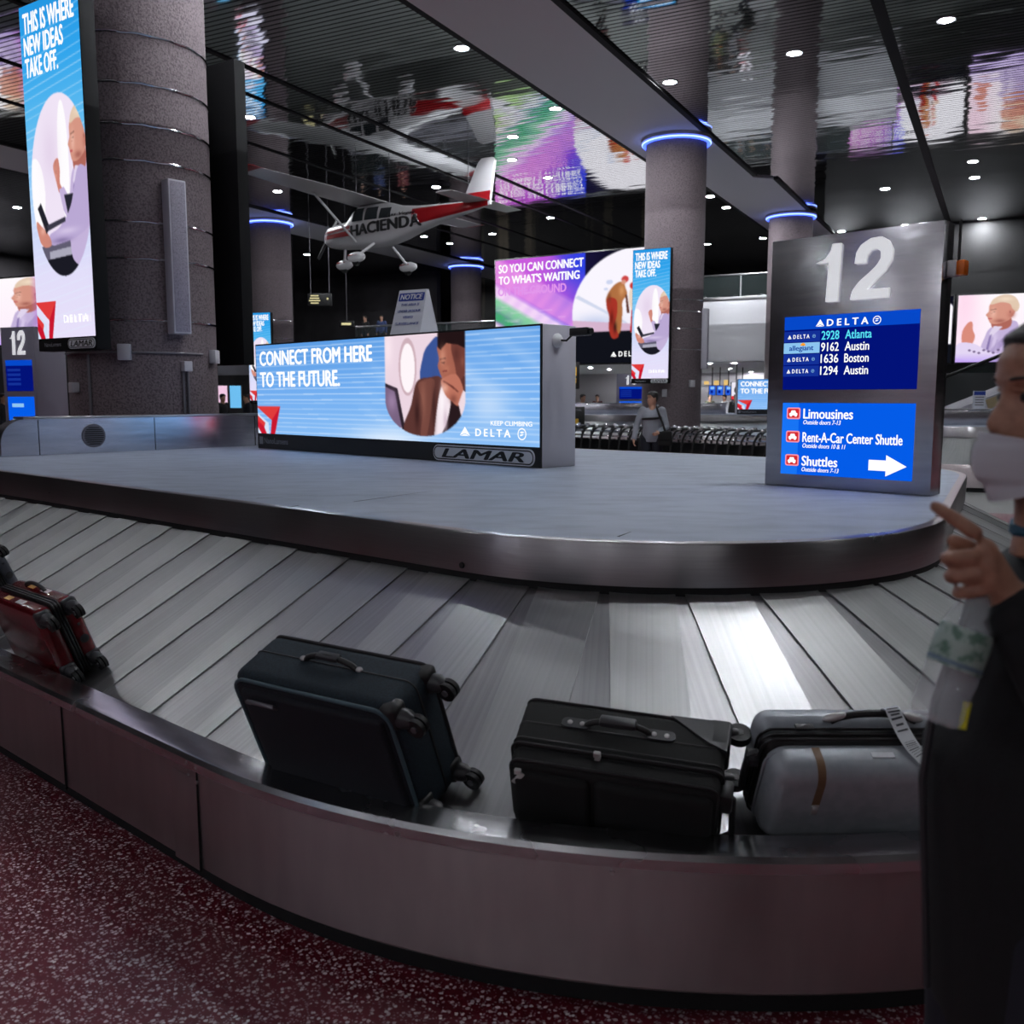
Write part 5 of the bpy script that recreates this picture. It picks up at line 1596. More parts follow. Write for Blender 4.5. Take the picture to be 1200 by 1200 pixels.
# lettering on the side facing the hall
def side_text(body, x0, x1, z0, z1, mat_, bold, rise=0.0, shear=0.0):
    o = lettering(body, 0, 0, 1, 1, mat_, fus, 0, bold=bold, shear=shear)
    me = o.data
    co = np.zeros(len(me.vertices) * 3); me.vertices.foreach_get('co', co); co = co.reshape(-1, 3)
    new = np.zeros_like(co)
    for i, (u, y, v) in enumerate(co):
        x = x0 + (x1 - x0) * u
        z = z0 + (z1 - z0) * v + rise * u
        new[i] = (x, side_y(x, z, .022 - y), z)
    me.vertices.foreach_set('co', new.ravel()); me.update()
    return o
M['plane_black'] = pmat('aircraft_black_letters', (.012, .012, .014, 1), .4)
side_text('HACIENDA', .72, -2.75, -1.20, -.78, M['plane_white'], .12, .17)
o = side_text('HACIENDA', .68, -2.72, -1.18, -.80, M['plane_black'], .06, .17)
o.data.vertices.foreach_set('co', (np.array([v.co[:] for v in o.data.vertices]) + np.array([0, .012, 0])).ravel())
side_text('Las Vegas', -1.2, -2.45, -.66, -.52, M['plane_black'], .03, .03, .3)
for k, (x, y) in enumerate(((.1, .8), (.1, -.8), (-4.6, .0))):
    w_ = thing('suspension_cable', ('thin cable holding the plane\'s near wing', 'thin cable holding the plane\'s far wing', 'thin cable holding the plane\'s tail')[k], 'cable')
    p0 = pl.matrix_world @ Vector((x, y, .05 if k < 2 else -.35))
    w_.location = p0
    m = MB(); m.cyl((0, 0, 0), (0, 0, max(.05, CEIL - p0.z)), .012, None, 6); m.build('wire', M['conduit'], w_)

# ------------------------------------------------------------------ further carousels
def far_carousel(label, P, radii, slat_range=None):
    t = thing('baggage_carousel', label, 'baggage carousel')
    pts, nr = roundpath(P, radii, .12)
    n = len(pts) - 1
    sweep(pts, nr, [(1.2, .08), (1.22, .45), (1.21, .472), (1.10, .472), (1.09, .40)], 0, n, 'outer_panel', M['steel_panel'], t)
    sweep(pts, nr, [(1.16, 0), (1.16, .1), (1.2, .1)], 0, n, 'kick_plate', M['dark'], t)
    sweep(pts, nr, [(0.012, .90), (.012, 1.08), (0, 1.10), (-.04, 1.10)], 0, n, 'island_skirt', M['steel_skirt'], t)
    bm = bmesh.new(); f = bm.faces.new([bm.verts.new((p[0] - q[0] * .03, p[1] - q[1] * .03, 1.10)) for p, q in zip(pts, nr)]); bmesh.ops.triangulate(bm, faces=[f])
    bmesh.ops.recalc_face_normals(bm, faces=bm.faces[:])
    if sum(fc.normal.z for fc in bm.faces) < 0: bmesh.ops.reverse_faces(bm, faces=bm.faces[:])
    me = bpy.data.meshes.new('island_deck'); bm.to_mesh(me); bm.free(); link_mesh('island_deck', me, M['deck'], t, 0)
    a, b = slat_range or (0, n); b = min(b, n)
    step = 3
    for i in range(a, b - step, step):
        bm = bmesh.new(); ul = bm.loops.layers.uv.new('UVMap')
        q = []
        for j, dz in ((i, .01), (i + step, -.004)):
            for o_, z in ((-.03, .915), (1.09, .375)):
                q.append((pts[j][0] + nr[j][0] * o_, pts[j][1] + nr[j][1] * o_, z + dz))
        f = bm.faces.new([bm.verts.new(q[k]) for k in (0, 1, 3, 2)])
        for l, w in zip(f.loops, ((0, 0), (0, 1.2), (.36, 1.2), (.36, 0))): l[ul].uv = (w[0] + i * 3.3, w[1])
        bm.normal_update()
        if f.normal.z < 0: bmesh.ops.reverse_faces(bm, faces=[f])
        me = bpy.data.meshes.new('slat'); bm.to_mesh(me); bm.free(); link_mesh('slat', me, M['slat'], t, 0)
    return t, pts, nr
far_carousel('far baggage carousel at the right, seen between the 12 sign and the masked man', [(17, 23), (7.6, 23), (7.6, 17.2), (17, 17.2)], [1.5, 1.5], (95, 195))
far_carousel('far baggage carousel behind the row of carts and the standing man', [(15, 32.6), (1.6, 32.6), (1.6, 28.9), (15, 28.9)], [1.5, 1.5], (60, 200))
wide_display('advertising_display', 'far blue advertising display partly hidden behind the left edge of the 12 sign', (7.05, 29.6, 1.102), R(-4))
def baffle(label, loc, rz, L, h=.34):
    t = thing('steel_baffle', label, 'barrier', loc, rz)
    m = MB(); m.box((L / 2, 0, h / 2), (L, .16, h), bevel=.01); m.build('panel', M['steel_sign'], t)
    m = MB(); m.box((L / 2, 0, h + .010), (L + .04, .22, .02), bevel=.004); m.build('top_cap', M['steel'], t)
baffle('steel baffle on the far carousel left of the centre pillar', (1.75, 30.4, 1.101), 0, 2.5)
baffle('steel baffle on the far carousel right of the centre pillar', (5.35, 30.6, 1.101), R(-4), 1.55)
baffle('steel baffle on the far right carousel under the escalator', (7.9, 18.6, 1.101), 0, 6.5, .30)
pc = thing('notice_placard', 'small white notice with blue header on the far right carousel', 'sign', px_at_y(1140, 502, 18.35), 0)
pc.location.z = 1.422
m = MB(); m.box((.12, .06, .17), (.24, .02, .34)); m.build('board', M['notice_white'], pc)
m = MB(); m.box((.12, .048, .295), (.22, .004, .07)); m.build('header', M['notice_blue'], pc)
m = MB()
for k in range(4): m.box((.12, .048, .22 - .05 * k), (.17, .004, .018))
m.build('text_line', M['conduit'], pc, 0)
m = MB(); m.box((.12, .07, .004), (.2, .12, .008)); m.build('foot', M['notice_white'], pc)

# ------------------------------------------------------------------ row of nested luggage carts
M['cart_black'] = pmat('cart_black', (.02, .02, .022, 1), .35)
M['cart_steel'] = pmat('cart_steel', (.55, .55, .57, 1), .25, 1.0)
M['cart_yellow'] = pmat('cart_yellow', rgb(150, 126, 60), .5)
def make_cart():
    t = thing('luggage_cart', 'black luggage cart nested in the long row behind the island', 'luggage cart', (0, 0, 0), 0, 'nested luggage carts behind the island')
    for s in (-1, 1):
        m = MB()
        m.tube([(.95, s * .20, .16), (.25, s * .27, .14), (.06, s * .28, .20), (.0, s * .28, .50), (-.04, s * .28, .86), (-.12, s * .27, 1.0), (-.20, s * .26, 1.04)], .022, 8)
        m.build('side_tube', M['cart_black'], t)
    m = MB(); m.tube([(-.20, -.30, 1.05), (-.20, .30, 1.05)], .022, 10); h = m.build('handle', M['cart_black'], t)
    m = MB()
    for s in (-1, 1): m.sphere((-.20, s * .27, 1.06), (.05, .06, .04), 12, 8)
    m.build('handle_clamp', M['cart_steel'], h)
    m = MB(); m.box((.02, 0, .62), (.03, .50, .34), bevel=.01); b = m.build('back_panel', M['cart_black'], t)
    m = MB(); m.box((.0, 0, .40), (.032, .46, .11)); m.build('yellow_plate', M['cart_yellow'], b)
    m = MB()
    m.box((.08, 0, .86), (.24, .50, .015)); m.tube([(.20, -.26, .95), (.20, .26, .95)], .012, 8); m.tube([(.20, -.26, .95), (-.02, -.27, .95)], .012, 8); m.tube([(.20, .26, .95), (-.02, .27, .95)], .012, 8); m.tube([(.20, -.25, .95), (.20, -.25, .86)], .01, 6); m.tube([(.20, .25, .95), (.20, .25, .86)], .01, 6)
    m.build('basket', M['cart_steel'], t)
    m = MB()
    for y in (-.16, -.05, .05, .16): m.tube([(.95, y, .17), (.06, y, .17)], .012, 6)
    m.tube([(.95, -.21, .17), (.95, .21, .17)], .015, 8); m.build('platform', M['cart_steel'], t)
    for x, y in ((.10, .24), (.10, -.24), (.82, .20), (.82, -.20)):
        m = MB(); m.cyl((x, y - .02, .065), (x, y + .02, .065), .065, None, 14); m.build('wheel', M['rubber'], t)
    return t
ct = make_cart()
ca_, cb_ = Vector((.75, 20.55, 0)), Vector((4.75, 16.25, 0))
NC = 24
for i in range(NC):
    o = ct if i == 0 else copy_tree(ct)
    o.location = ca_.lerp(cb_, i / (NC - 1)); o.location.z = .001
    o.rotation_euler = (0, 0, math.atan2(ca_.y - cb_.y, ca_.x - cb_.x))

kd = thing('cart_dispenser', 'black cart rental stand with yellow cart picture, just right of the wide display', 'kiosk', (1.28, 22.2, 0), R(-6))
M['yellow'] = emat('yellow_picture', rgb(240, 190, 60), SCREEN * .9)
m = MB(); m.cyl((0, 0, 0), (0, 0, 2.5), .05, None, 12); m.box((0, 0, .02), (.5, .4, .04), bevel=.01); m.build('post', M['black'], kd)
m = MB(); m.box((.12, -.07, 2.14), (.36, .06, .62), bevel=.01); p = m.build('upper_panel', M['black'], kd)
m = MB(); m.box((.12, -.103, 2.24), (.22, .006, .2), bevel=.002); m.box((.10, -.103, 2.06), (.26, .006, .03)); m.box((0, -.103, 2.14), (.03, .006, .18)); m.box((.2, -.103, 2.0), (.05, .006, .05)); m.box((.02, -.103, 2.0), (.05, .006, .05)); m.build('cart_picture', M['yellow'], p)
m = MB(); m.box((.12, -.07, 1.16), (.62, .06, .52), bevel=.01); p = m.build('lower_panel', M['black'], kd)
m = MB(); m.box((.14, -.103, 1.06), (.30, .006, .16), bevel=.002); m.box((.10, -.103, 1.17), (.12, .006, .05)); m.build('suitcase_picture', pmat('yellow_print', rgb(206, 160, 40), .5), p)
lettering('CART RENTAL', -.12, 1.32, .36, 1.37, M['print_grey'], p, -.103, bold=.02)

# ------------------------------------------------------------------ escalator at the right
es = thing('escalator', 'escalator with dark red underside rising to the right behind the 12 sign', 'escalator', (11.2, 25.5, 0))
M['maroon'] = pmat('maroon_panel', rgb(126, 30, 50), .5)

m = MB(); m.prism([(0, 0), (6.8, 0), (6.8, 3.3), (.2, .72), (0, .72)], -.5, .5, XZ); m.build('side_cladding', M['maroon'], es)
m = MB(); m.prism([(-.3, .78), (.2, .78), (6.8, 3.36), (6.8, 3.78), (.1, 1.14), (-.3, 1.14)], -.52, .52, XZ); m.build('skirt_band', M['grey_paint'], es)
m = MB(); m.prism([(-.3, 1.14), (.1, 1.14), (6.8, 3.78), (6.8, 4.72), (.0, 2.05), (-.3, 2.0)], .46, .48, XZ); m.build('glass_balustrade', M['glass'], es)
m = MB(); m.tube([(-.4, -.47, 1.6), (-.35, -.47, 1.98), (.0, -.47, 2.08), (6.8, -.47, 4.75)], .05, 8); m.build('handrail', M['rubber'], es)
m = MB(); m.box((1.55, -.53, 1.52), (.42, .02, .26), Matrix.Rotation(-.37, 4, 'Y')); m.build('beige_plate', pmat('beige_plate', rgb(196, 176, 140), .5), es)

# ------------------------------------------------------------------ small things under and beside the gallery
def monitor(label, x0, y0, x1, y1, Y, mat_, name='hanging_monitor', cat='monitor', group=None, rod=True, ztop=3.0):
    a, b = px_at_y(x0, y1, Y), px_at_y(x1, y0, Y)
    w, h = b.x - a.x, b.z - a.z
    t = thing(name, label, cat, a, 0, group)
    m = MB(); m.box((w / 2, .06, h / 2), (w + .04, .1, h + .04), bevel=.01); m.build('housing', M['black'], t)
    s = panel(0, 0, w, h, mat_, t, .004, 'screen', .004)
    if rod and ztop > a.z + h:
        m = MB(); m.box((w / 2, .06, (h + ztop - a.z) / 2 + .01), (.04, .04, ztop - a.z - h)); m.build('hanger', M['black'], t)
    return t, s, w, h
for i, x in enumerate((831, 840, 850)):
    t, s, w, h = monitor(('first of three blue flight monitors hanging right of the centre pillar, nearest the pillar', 'middle of three blue flight monitors hanging right of the centre pillar', 'last of three blue flight monitors hanging right of the centre pillar')[i], x, 452, x + 7.5, 463, 44, emat('monitor_blue', rgb(40, 96, 220), SCREEN))
    panel(.06, h * .62, w - .06, h * .88, M['pale_band'], s, -.003, 'header')
    panel(.06, h * .2, w * .6, h * .5, M['flight_blue'], s, -.003, 'list')
cvm = Canvas(24, 24); cvm.vgrad([(0, (90, 120, 240)), (.5, (190, 90, 220)), (1, (240, 130, 190))])
t, s, w, h = monitor('purple and pink monitor beside the blue flight monitors', 862, 450, 878, 466, 44, M['flight_blue'])
link_mesh('picture', picture_mesh(cvm, w, h, 0, 0, -.001), None, s, 0)
t, s, w, h = monitor('small white poster screen left of the far advertising display', 857, 448, 869, 468, 40, emat('poster_white', rgb(236, 232, 244), SCREEN))
m = MB(); m.quad((0, -.003, 0), (w * .5, -.003, 0), (w * .6, -.003, h * .18), (0, -.003, h * .2)); m.build('red_corner', M['redicon'], s, 0, normals=False)
m = MB(); m.sphere((w * .55, -.001, h * .55), (w * .3, .004, h * .22), 14, 8); m.build('dark_picture', M['black'], s)
t, s, w, h = monitor('warm orange lit display under the gallery right of the centre pillar', 833, 474, 843, 482, 44, emat('warm_display', rgb(240, 150, 60), SCREEN), rod=False)
t, s, w, h = monitor('pink and white screen low at the left, just right of the big pillar', 256, 452, 266, 474, 33, emat('pink_screen', rgb(240, 200, 226), SCREEN), rod=False)
t, s, w, h = monitor('pale blue screen low at the left, beside the pink one', 270, 452, 282, 478, 33, emat('sky_screen', rgb(110, 190, 240), SCREEN), rod=False)
hs = thing('hanging_sign', 'black hanging direction sign with pale yellow lettering rows, left of the plane', 'sign', px_at_y(361, 358, 36), 0)
m = MB(); m.box((.44, .06, .22), (.90, .10, .46), bevel=.01); b = m.build('housing', M['black'], hs)
my = emat('pale_yellow_rows', rgb(236, 226, 170), SCREEN * .9)
m = MB()
for k in range(4): m.box((.25, .005, .36 - .09 * k), (.30 + .06 * ((k * 7) % 3), .006, .04))
m.box((.74, .005, .25), (.06, .006, .06), Matrix.Rotation(.78, 4, 'Y')); m.build('lettering_row', my, b, 0)
for x in (.1, .8):
    m = MB(); m.cyl((x, .06, .45), (x, .06, CEIL - hs.location.z), .012, None, 6); m.build('rod', M['conduit'], hs)
gs = thing('hanging_sign', 'small dark sign with one row of yellow lettering over the gallery rail', 'sign', px_at_y(398, 383, 40), 0)
m = MB(); m.box((.3, .05, .12), (.62, .08, .26), bevel=.01); b = m.build('housing', M['black'], gs)
m = MB(); m.box((.28, .005, .12), (.40, .006, .09)); m.build('lettering_row', my, b, 0)
m = MB(); m.cyl((.3, .05, .24), (.3, .05, CEIL - gs.location.z), .012, None, 6); m.build('rod', M['conduit'], gs)
ct_ = thing('service_counter', 'grey service counter with dark top under the gallery, left of the centre pillar', 'counter', px_at_y(672, 478, 35.5), 0)
ct_.location.z = .001
m = MB(); m.box((1.5, .4, .55), (3.0, .7, 1.1), bevel=.02); m.build('front', M['grey_paint'], ct_)
m = MB(); m.box((1.5, .38, 1.12), (3.1, .8, .05), bevel=.01); m.build('worktop', M['black'], ct_)
ct2 = thing('shop_display', 'long back counter with small warm glowing goods under the gallery', 'display counter', hall(-15.6, CM + 6), ROT)
m = MB(); m.box((2.2, .3, .6), (4.4, .6, 1.2), bevel=.02); m.build('base', M['wall_dark'], ct2)
m = MB(); m.box((2.2, .5, 2.15), (4.4, .4, .06)); m.box((.03, .5, 1.65), (.06, .4, 1.0)); m.box((4.37, .5, 1.65), (.06, .4, 1.0)); m.build('shelf', M['grey_paint'], ct2)
mw = emat('warm_goods_glow', rgb(250, 210, 130), SCREEN * .8)  # the goods glow by themselves; the shop's warm light is in their material
m = MB()
for k in range(9): m.box((.3 + .47 * k, .42, 2.3), (.22, .1, .16 + .05 * (k % 3)), bevel=.01)
m.build('glowing_goods', mw, ct2)
# ------------------------------------------------------------------ people
def skin_to_bm(bm, V, edges, root, sub=1):
    """grow a smooth limb network: V name -> (x, y, z, radius)"""
    names = list(V)
    me = bpy.data.meshes.new('sk')
    me.from_pydata([V[n][:3] for n in names], [(names.index(a), names.index(b)) for a, b in edges], [])
    o = bpy.data.objects.new('sk', me)
    C.objects.link(o)
    o.modifiers.new('s', 'SKIN')
    if not me.skin_vertices: me.attributes
    for i, n in enumerate(names):
        sv = me.skin_vertices[0].data[i]
        r = V[n][3]
        sv.radius = (r, r) if not hasattr(r, '__len__') else r
        sv.use_root = (n == root)
    s = o.modifiers.new('u', 'SUBSURF'); s.levels = s.render_levels = sub
    dg = bpy.context.evaluated_depsgraph_get()
    dg.update()
    m2 = bpy.data.meshes.new_from_object(o.evaluated_get(dg))
    bm.from_mesh(m2)
    bpy.data.meshes.remove(m2)
    C.objects.unlink(o); bpy.data.objects.remove(o); bpy.data.meshes.remove(me)

def loft_bm(bm, secs, n=28):
    """closed tube of superelliptic sections: (cx, cy, z, rx, front, back)"""
    rows = []
    for cx, cy, z, rx, fr, bk in secs:
        row = []
        for k in range(n):
            a = 2 * PI * k / n
            c_, s_ = math.cos(a), math.sin(a)
            row.append(bm.verts.new((cx + rx * math.copysign(abs(c_) ** .85, c_), cy + (bk if s_ > 0 else fr) * math.copysign(abs(s_) ** .9, s_), z)))
        rows.append(row)
    for A, B in zip(rows, rows[1:]):
        for k in range(n): bm.faces.new((A[k], A[(k + 1) % n], B[(k + 1) % n], B[k]))
    bm.faces.new(rows[0][::-1]); bm.faces.new(rows[-1])
def limb_bm(bm, V, E):
    """tapered rounded limbs: V name -> (x, y, z, r)"""
    for a, b in E:
        A, B = V[a], V[b]
        p, q = Vector(A[:3]), Vector(B[:3])
        n = max(2, int((q - p).length / .03))
        for i in range(n + 1):
            t = i / n
            r = A[3] * (1 - t) + B[3] * t
            if i < n:
                t2 = (i + 1) / n; r2 = A[3] * (1 - t2) + B[3] * t2
                u, v = p.lerp(q, t), p.lerp(q, t2)
                d = v - u
                bmesh.ops.create_cone(bm, cap_ends=True, segments=18, radius1=r, radius2=r2, depth=d.length * 1.02, matrix=Matrix.Translation((u + v) / 2) @ frame_z(d))
        for c, r in ((p, A[3]), (q, B[3])):
            bmesh.ops.create_uvsphere(bm, u_segments=16, v_segments=10, radius=r, matrix=Matrix.Translation(c))
def torso_secs(belly=0.0, ease=0.0, hem=.90, chest=0.0):
    e = ease
    S_ = [(0, .01, hem, .150 + e, .105 + e, .115 + e), (0, .01, .97, .158 + e, .112 + e + belly * .5, .118 + e), (0, .008, 1.06, .146 + e, .112 + e + belly * .9, .105 + e),
          (0, .008, 1.14, .144 + e, .112 + e + belly, .102 + e), (0, .012, 1.24, .158 + e, .114 + e + belly * .6 + chest, .108 + e), (0, .018, 1.33, .168 + e, .110 + e + belly * .25 + chest, .108 + e),
          (0, .025, 1.40, .150 + e, .088 + e, .092 + e), (0, .03, 1.44, .100 + e, .066 + e * .6, .070 + e * .6), (0, .03, 1.465, .062 + e * .5, .056 + e * .5, .058 + e * .5)]
    return S_
def fuse(bm, voxel, smooth_it=2):
    """one continuous surface out of overlapping pieces"""
    me = bpy.data.meshes.new('f'); bm.to_mesh(me); bm.free()
    o = bpy.data.objects.new('f', me); C.objects.link(o)
    r = o.modifiers.new('r', 'REMESH'); r.mode = 'VOXEL'; r.voxel_size = voxel
    if smooth_it:
        s = o.modifiers.new('s', 'SMOOTH'); s.iterations = smooth_it; s.factor = .5
    dg = bpy.context.evaluated_depsgraph_get(); dg.update()
    m2 = bpy.data.meshes.new_from_object(o.evaluated_get(dg))
    C.objects.unlink(o); bpy.data.objects.remove(o); bpy.data.meshes.remove(me)
    return m2

HEADZ = [(-.10, .060, .065, .058), (-.06, .055, .062, .055), (-.02, .058, .058, .052), (0.0, .074, .056, .050), (.012, .088, .060, .053), (.035, .093, .066, .060), (.055, .094, .075, .065), (.075, .092, .083, .069), (.10, .089, .091, .072), (.125, .084, .097, .074), (.145, .092, .100, .075), (.175, .092, .102, .076), (.205, .076, .090, .066), (.225, .047, .064, .046), (.236, .012, .022, .016)]
def head_profile(z, off=0.0):
    zs = [h[0] for h in HEADZ]
    return tuple(float(np.interp(z, zs, [h[k] for h in HEADZ])) + off for k in (1, 2, 3))
def head_point(a, z, off=0.0, features=True):
    """a: angle from the face's midline (face towards -y); z above the chin"""
    f, b, w = head_profile(z, off)
    c_, s_ = math.cos(a), math.sin(a)
    x = w * math.copysign(abs(s_) ** .92, s_)
    y = -f * abs(c_) ** .95 if c_ > 0 else b * abs(c_) ** .95
    if features and c_ > 0:
        lx = w * s_
        nose = float(np.interp(z, [.068, .076, .084, .092, .11, .125, .14], [0, .013, .020, .020, .013, .008, 0]))
        y -= nose * math.exp(-(lx / .0125) ** 2)
        y -= .006 * float(np.interp(z, [.068, .076, .088], [0, 1, 0])) * (math.exp(-((abs(lx) - .014) / .008) ** 2))
        y += .012 * math.exp(-((abs(lx) - .032) / .015) ** 2 - ((z - .124) / .012) ** 2)
        y -= .004 * math.exp(-((z - .146) / .008) ** 2) * math.exp(-((abs(lx) - .03) / .022) ** 2)
        y -= .005 * math.exp(-((z - .055) / .005) ** 2 - (lx / .022) ** 2) + .005 * math.exp(-((z - .045) / .005) ** 2 - (lx / .020) ** 2)
        y += .003 * math.exp(-((z - .0500) / .003) ** 2 - (lx / .022) ** 2)
    return Vector((x, y, z))
def head_bm(bm, Mx, n=56, rings=60, ears=True):
    zs = np.linspace(-.10, .2358, rings)
    rows = []
    for z in zs: rows.append([bm.verts.new(Mx @ head_point(2 * PI * k / n, float(z))) for k in range(n)])
    for A, B in zip(rows, rows[1:]):
        for k in range(n): bm.faces.new((A[k], A[(k + 1) % n], B[(k + 1) % n], B[k]))
    bm.faces.new(rows[0][::-1]); bm.faces.new(rows[-1])
    if ears:
        for s in (-1, 1):
            m = Mx @ Matrix.Translation((s * .077, .010, .110)) @ Matrix.Rotation(s * .35, 4, 'Z') @ Matrix.Rotation(.2, 4, 'X') @ Matrix.Diagonal((.008, .018, .031, 1))
            bmesh.ops.create_uvsphere(bm, u_segments=12, v_segments=10, radius=1, matrix=m)
def hair_piece(parent, Mx, mat_, front=.178, side=.12, back=.03, off=.009, n=56, name='hair'):
    bm = bmesh.new()
    zs = np.linspace(back, .238, 46)
    def zmin(a):
        t = abs(((a + PI) % (2 * PI)) - PI) / PI
        return float(np.interp(t, [0, .22, .34, .40, .52, .58, .75, 1], [front, front - .004, front - .035, side, side, side - .02, back + .01, back]))
    rows = []
    for i in range(24):
        row = []
        for k in range(n):
            a = 2 * PI * k / n
            z = zmin(a) + (.236 - zmin(a)) * i / 23
            o_ = off * min(1, i / 3)
            p = head_point(a, min(z, .236), o_, False); p.z += o_ * .8 * (z / .236) ** 3
            row.append(bm.verts.new(Mx @ p))
        rows.append(row)
    for A, B in zip(rows, rows[1:]):
        for k in range(n): bm.faces.new((A[k], A[(k + 1) % n], B[(k + 1) % n], B[k]))
    bm.faces.new(rows[-1])
    bmesh.ops.recalc_face_normals(bm, faces=bm.faces[:])
    me = bpy.data.meshes.new(name); bm.to_mesh(me); bm.free()
    return link_mesh(name, me, mat_, parent, 60)

SKIN1 = pmat('skin_tan', rgb(172, 124, 102), .5, noise=(60, rgb(154, 108, 88), .4, .65))
SKIN2 = pmat('skin_light', rgb(186, 142, 120), .5)
HAIR = pmat('black_hair', (.012, .010, .010, 1), .5, bump=(300, .4, (1, 1, .2)))
HAIR2 = pmat('dark_grey_hair', rgb(44, 38, 36), .55, bump=(340, .5, (1, 1, .25)))

LEGS = {'hipL': (.095, .01, .92, .098), 'kneeL': (.105, -.01, .50, .062), 'ankL': (.105, .03, .09, .043), 'hipR': (-.095, .01, .92, .098), 'kneeR': (-.105, -.01, .50, .062), 'ankR': (-.105, .03, .09, .043)}
LEDGES = [('pel', 'hipL'), ('hipL', 'kneeL'), ('kneeL', 'ankL'), ('pel', 'hipR'), ('hipR', 'kneeR'), ('kneeR', 'ankR')]
def hand_simple(V, E, tag_, w, d, spread):
    """palm, four fingers and a thumb hanging from wrist w along d"""
    w = Vector(w); d = Vector(d).normalized(); s = Vector(spread).normalized()
    V[tag_ + 'palm'] = (*(w + d * .05), .026)
    E.append((tag_ + 'w', tag_ + 'palm'))
def fingers_bm(bm, w, d, spread, palm_n, curl=.5):
    w = Vector(w); d = Vector(d).normalized(); s = Vector(spread).normalized(); pn = Vector(palm_n).normalized()
    for k, (o, ln) in enumerate(((.028, .072), (.010, .080), (-.009, .074), (-.027, .058))):
        p0 = w + d * .055 + s * o * .6; p1 = w + d * .095 + s * o
        p2 = p1 + (d * math.cos(curl) + pn * math.sin(curl)) * ln * .5
        p3 = p2 + (d * math.cos(curl * 2) + pn * math.sin(curl * 2)) * ln * .5
        skin_to_bm(bm, {'a': (*p0, .011), 'b': (*p1, .0095), 'c': (*p2, .0085), 'd': (*p3, .007)}, [('a', 'b'), ('b', 'c'), ('c', 'd')], 'a', 1)
    p0 = w + d * .03 + s * .02; p1 = w + d * .055 + s * .045 + pn * .012; p2 = p1 + d * .035 + s * .006 + pn * .012
    skin_to_bm(bm, {'a': (*p0, .012), 'b': (*p1, .0105), 'c': (*p2, .0085)}, [('a', 'b'), ('b', 'c')], 'a', 1)

def make_person(name, label, loc, rz, skin_m, hair_m, top_m, leg_m, shoe_m, arms, voxel=.009, head_yaw=0.0, belly=.0, scale=1.0, stripe=None, hands=True):
    """arms: {'L': (elbow, wrist, hand dir, spread, palm normal)} in the person's own frame, face towards -y"""
    t = thing(name, label, 'person', loc, rz)
    t.scale = (scale,) * 3
    V = dict(LEGS)
    V.update({'pel': (0, .01, .97, .13), 'wai': (0, .0, 1.12, .125), 'che': (0, .01, 1.30, .135), 'neb': (0, .025, 1.44, .07), 'nec': (0, .02, 1.52, .055)})
    E = list(LEDGES) + [('pel', 'wai'), ('wai', 'che'), ('che', 'neb'), ('neb', 'nec')]
    for s, sx in (('L', 1), ('R', -1)):
        el, wr = arms[s][0], arms[s][1]
        V[s + 's'] = (sx * .165, .02, 1.405, .062); V[s + 'e'] = (*el, .043); V[s + 'w'] = (*wr, .030)
        E += [('che', s + 's'), (s + 's', s + 'e'), (s + 'e', s + 'w')]
        if hands: hand_simple(V, E, s, wr, arms[s][2], arms[s][3])
    for s in 'LR':
        a = V['ank' + s]
        V['toe' + s] = (a[0], -.13, .035, .034); E.append(('ank' + s, 'toe' + s))
    bm = bmesh.new()
    E = [e_ for e_ in E if not (e_[0] in ('pel', 'wai', 'che') and e_[1] in ('wai', 'che', 'neb', 'hipL', 'hipR', 'Ls', 'Rs'))]
    E += [('neb', 'nec')]
    loft_bm(bm, torso_secs(belly)); limb_bm(bm, V, E)
    Hm = Matrix.Translation((0, -.005, 1.505)) @ Matrix.Rotation(head_yaw, 4, 'Z')
    head_bm(bm, Hm)
    if hands:
        for s in 'LR': fingers_bm(bm, arms[s][1], arms[s][2], arms[s][3], arms[s][4])
    link_mesh('body', fuse(bm, voxel), skin_m, t, 80)
    hair_piece(t, Hm, hair_m)
    # clothes: the same frame, a little larger
    bm = bmesh.new()
    loft_bm(bm, torso_secs(belly, .014, .86))
    limb_bm(bm, {k: (*V[k][:3], V[k][3] + .014) for k in ('Ls', 'Le', 'Lw', 'Rs', 'Re', 'Rw')}, [('Ls', 'Le'), ('Le', 'Lw'), ('Rs', 'Re'), ('Re', 'Rw')])
    link_mesh('shirt', fuse(bm, voxel * 1.2, 4), top_m, t, 80)
    bm = bmesh.new()
    loft_bm(bm, [(0, .01, .86, .160, .112, .122), (0, .01, .92, .160, .112, .122), (0, .01, 1.0, .156, .112, .116)])
    limb_bm(bm, {k: (*V[k][:3], V[k][3] + .014) for k in LEGS}, [e_ for e_ in LEDGES if e_[0] != 'pel'])
    link_mesh('trousers', fuse(bm, voxel * 1.2, 4), leg_m, t, 80)
    for sx in (1, -1):
        m = MB(); m.sphere((sx * .105, -.045, .045), (.05, .14, .045), 16, 10); m.box((sx * .105, -.045, .012), (.094, .27, .024), bevel=.01); m.build('shoe', shoe_m, t)
    return t

C_ = lambda n, r, g, b: pmat(n, rgb(r, g, b), .8)
DARKCL = C_('dark_cloth', 22, 22, 26); NAVYCL = C_('navy_cloth', 24, 26, 38); SHOE = C_('dark_shoe', 18, 17, 17)
GREYCL = C_('grey_sweater', 142, 146, 156)
def arms_down(b=.0):
    return {'L': ((.23, .03, 1.14), (.24, -.03 - b, .90), (0, -.1, -1), (0, -1, 0), (-1, 0, 0)), 'R': ((-.23, .03, 1.14), (-.24, -.03 - b, .90), (0, -.1, -1), (0, -1, 0), (1, 0, 0))}

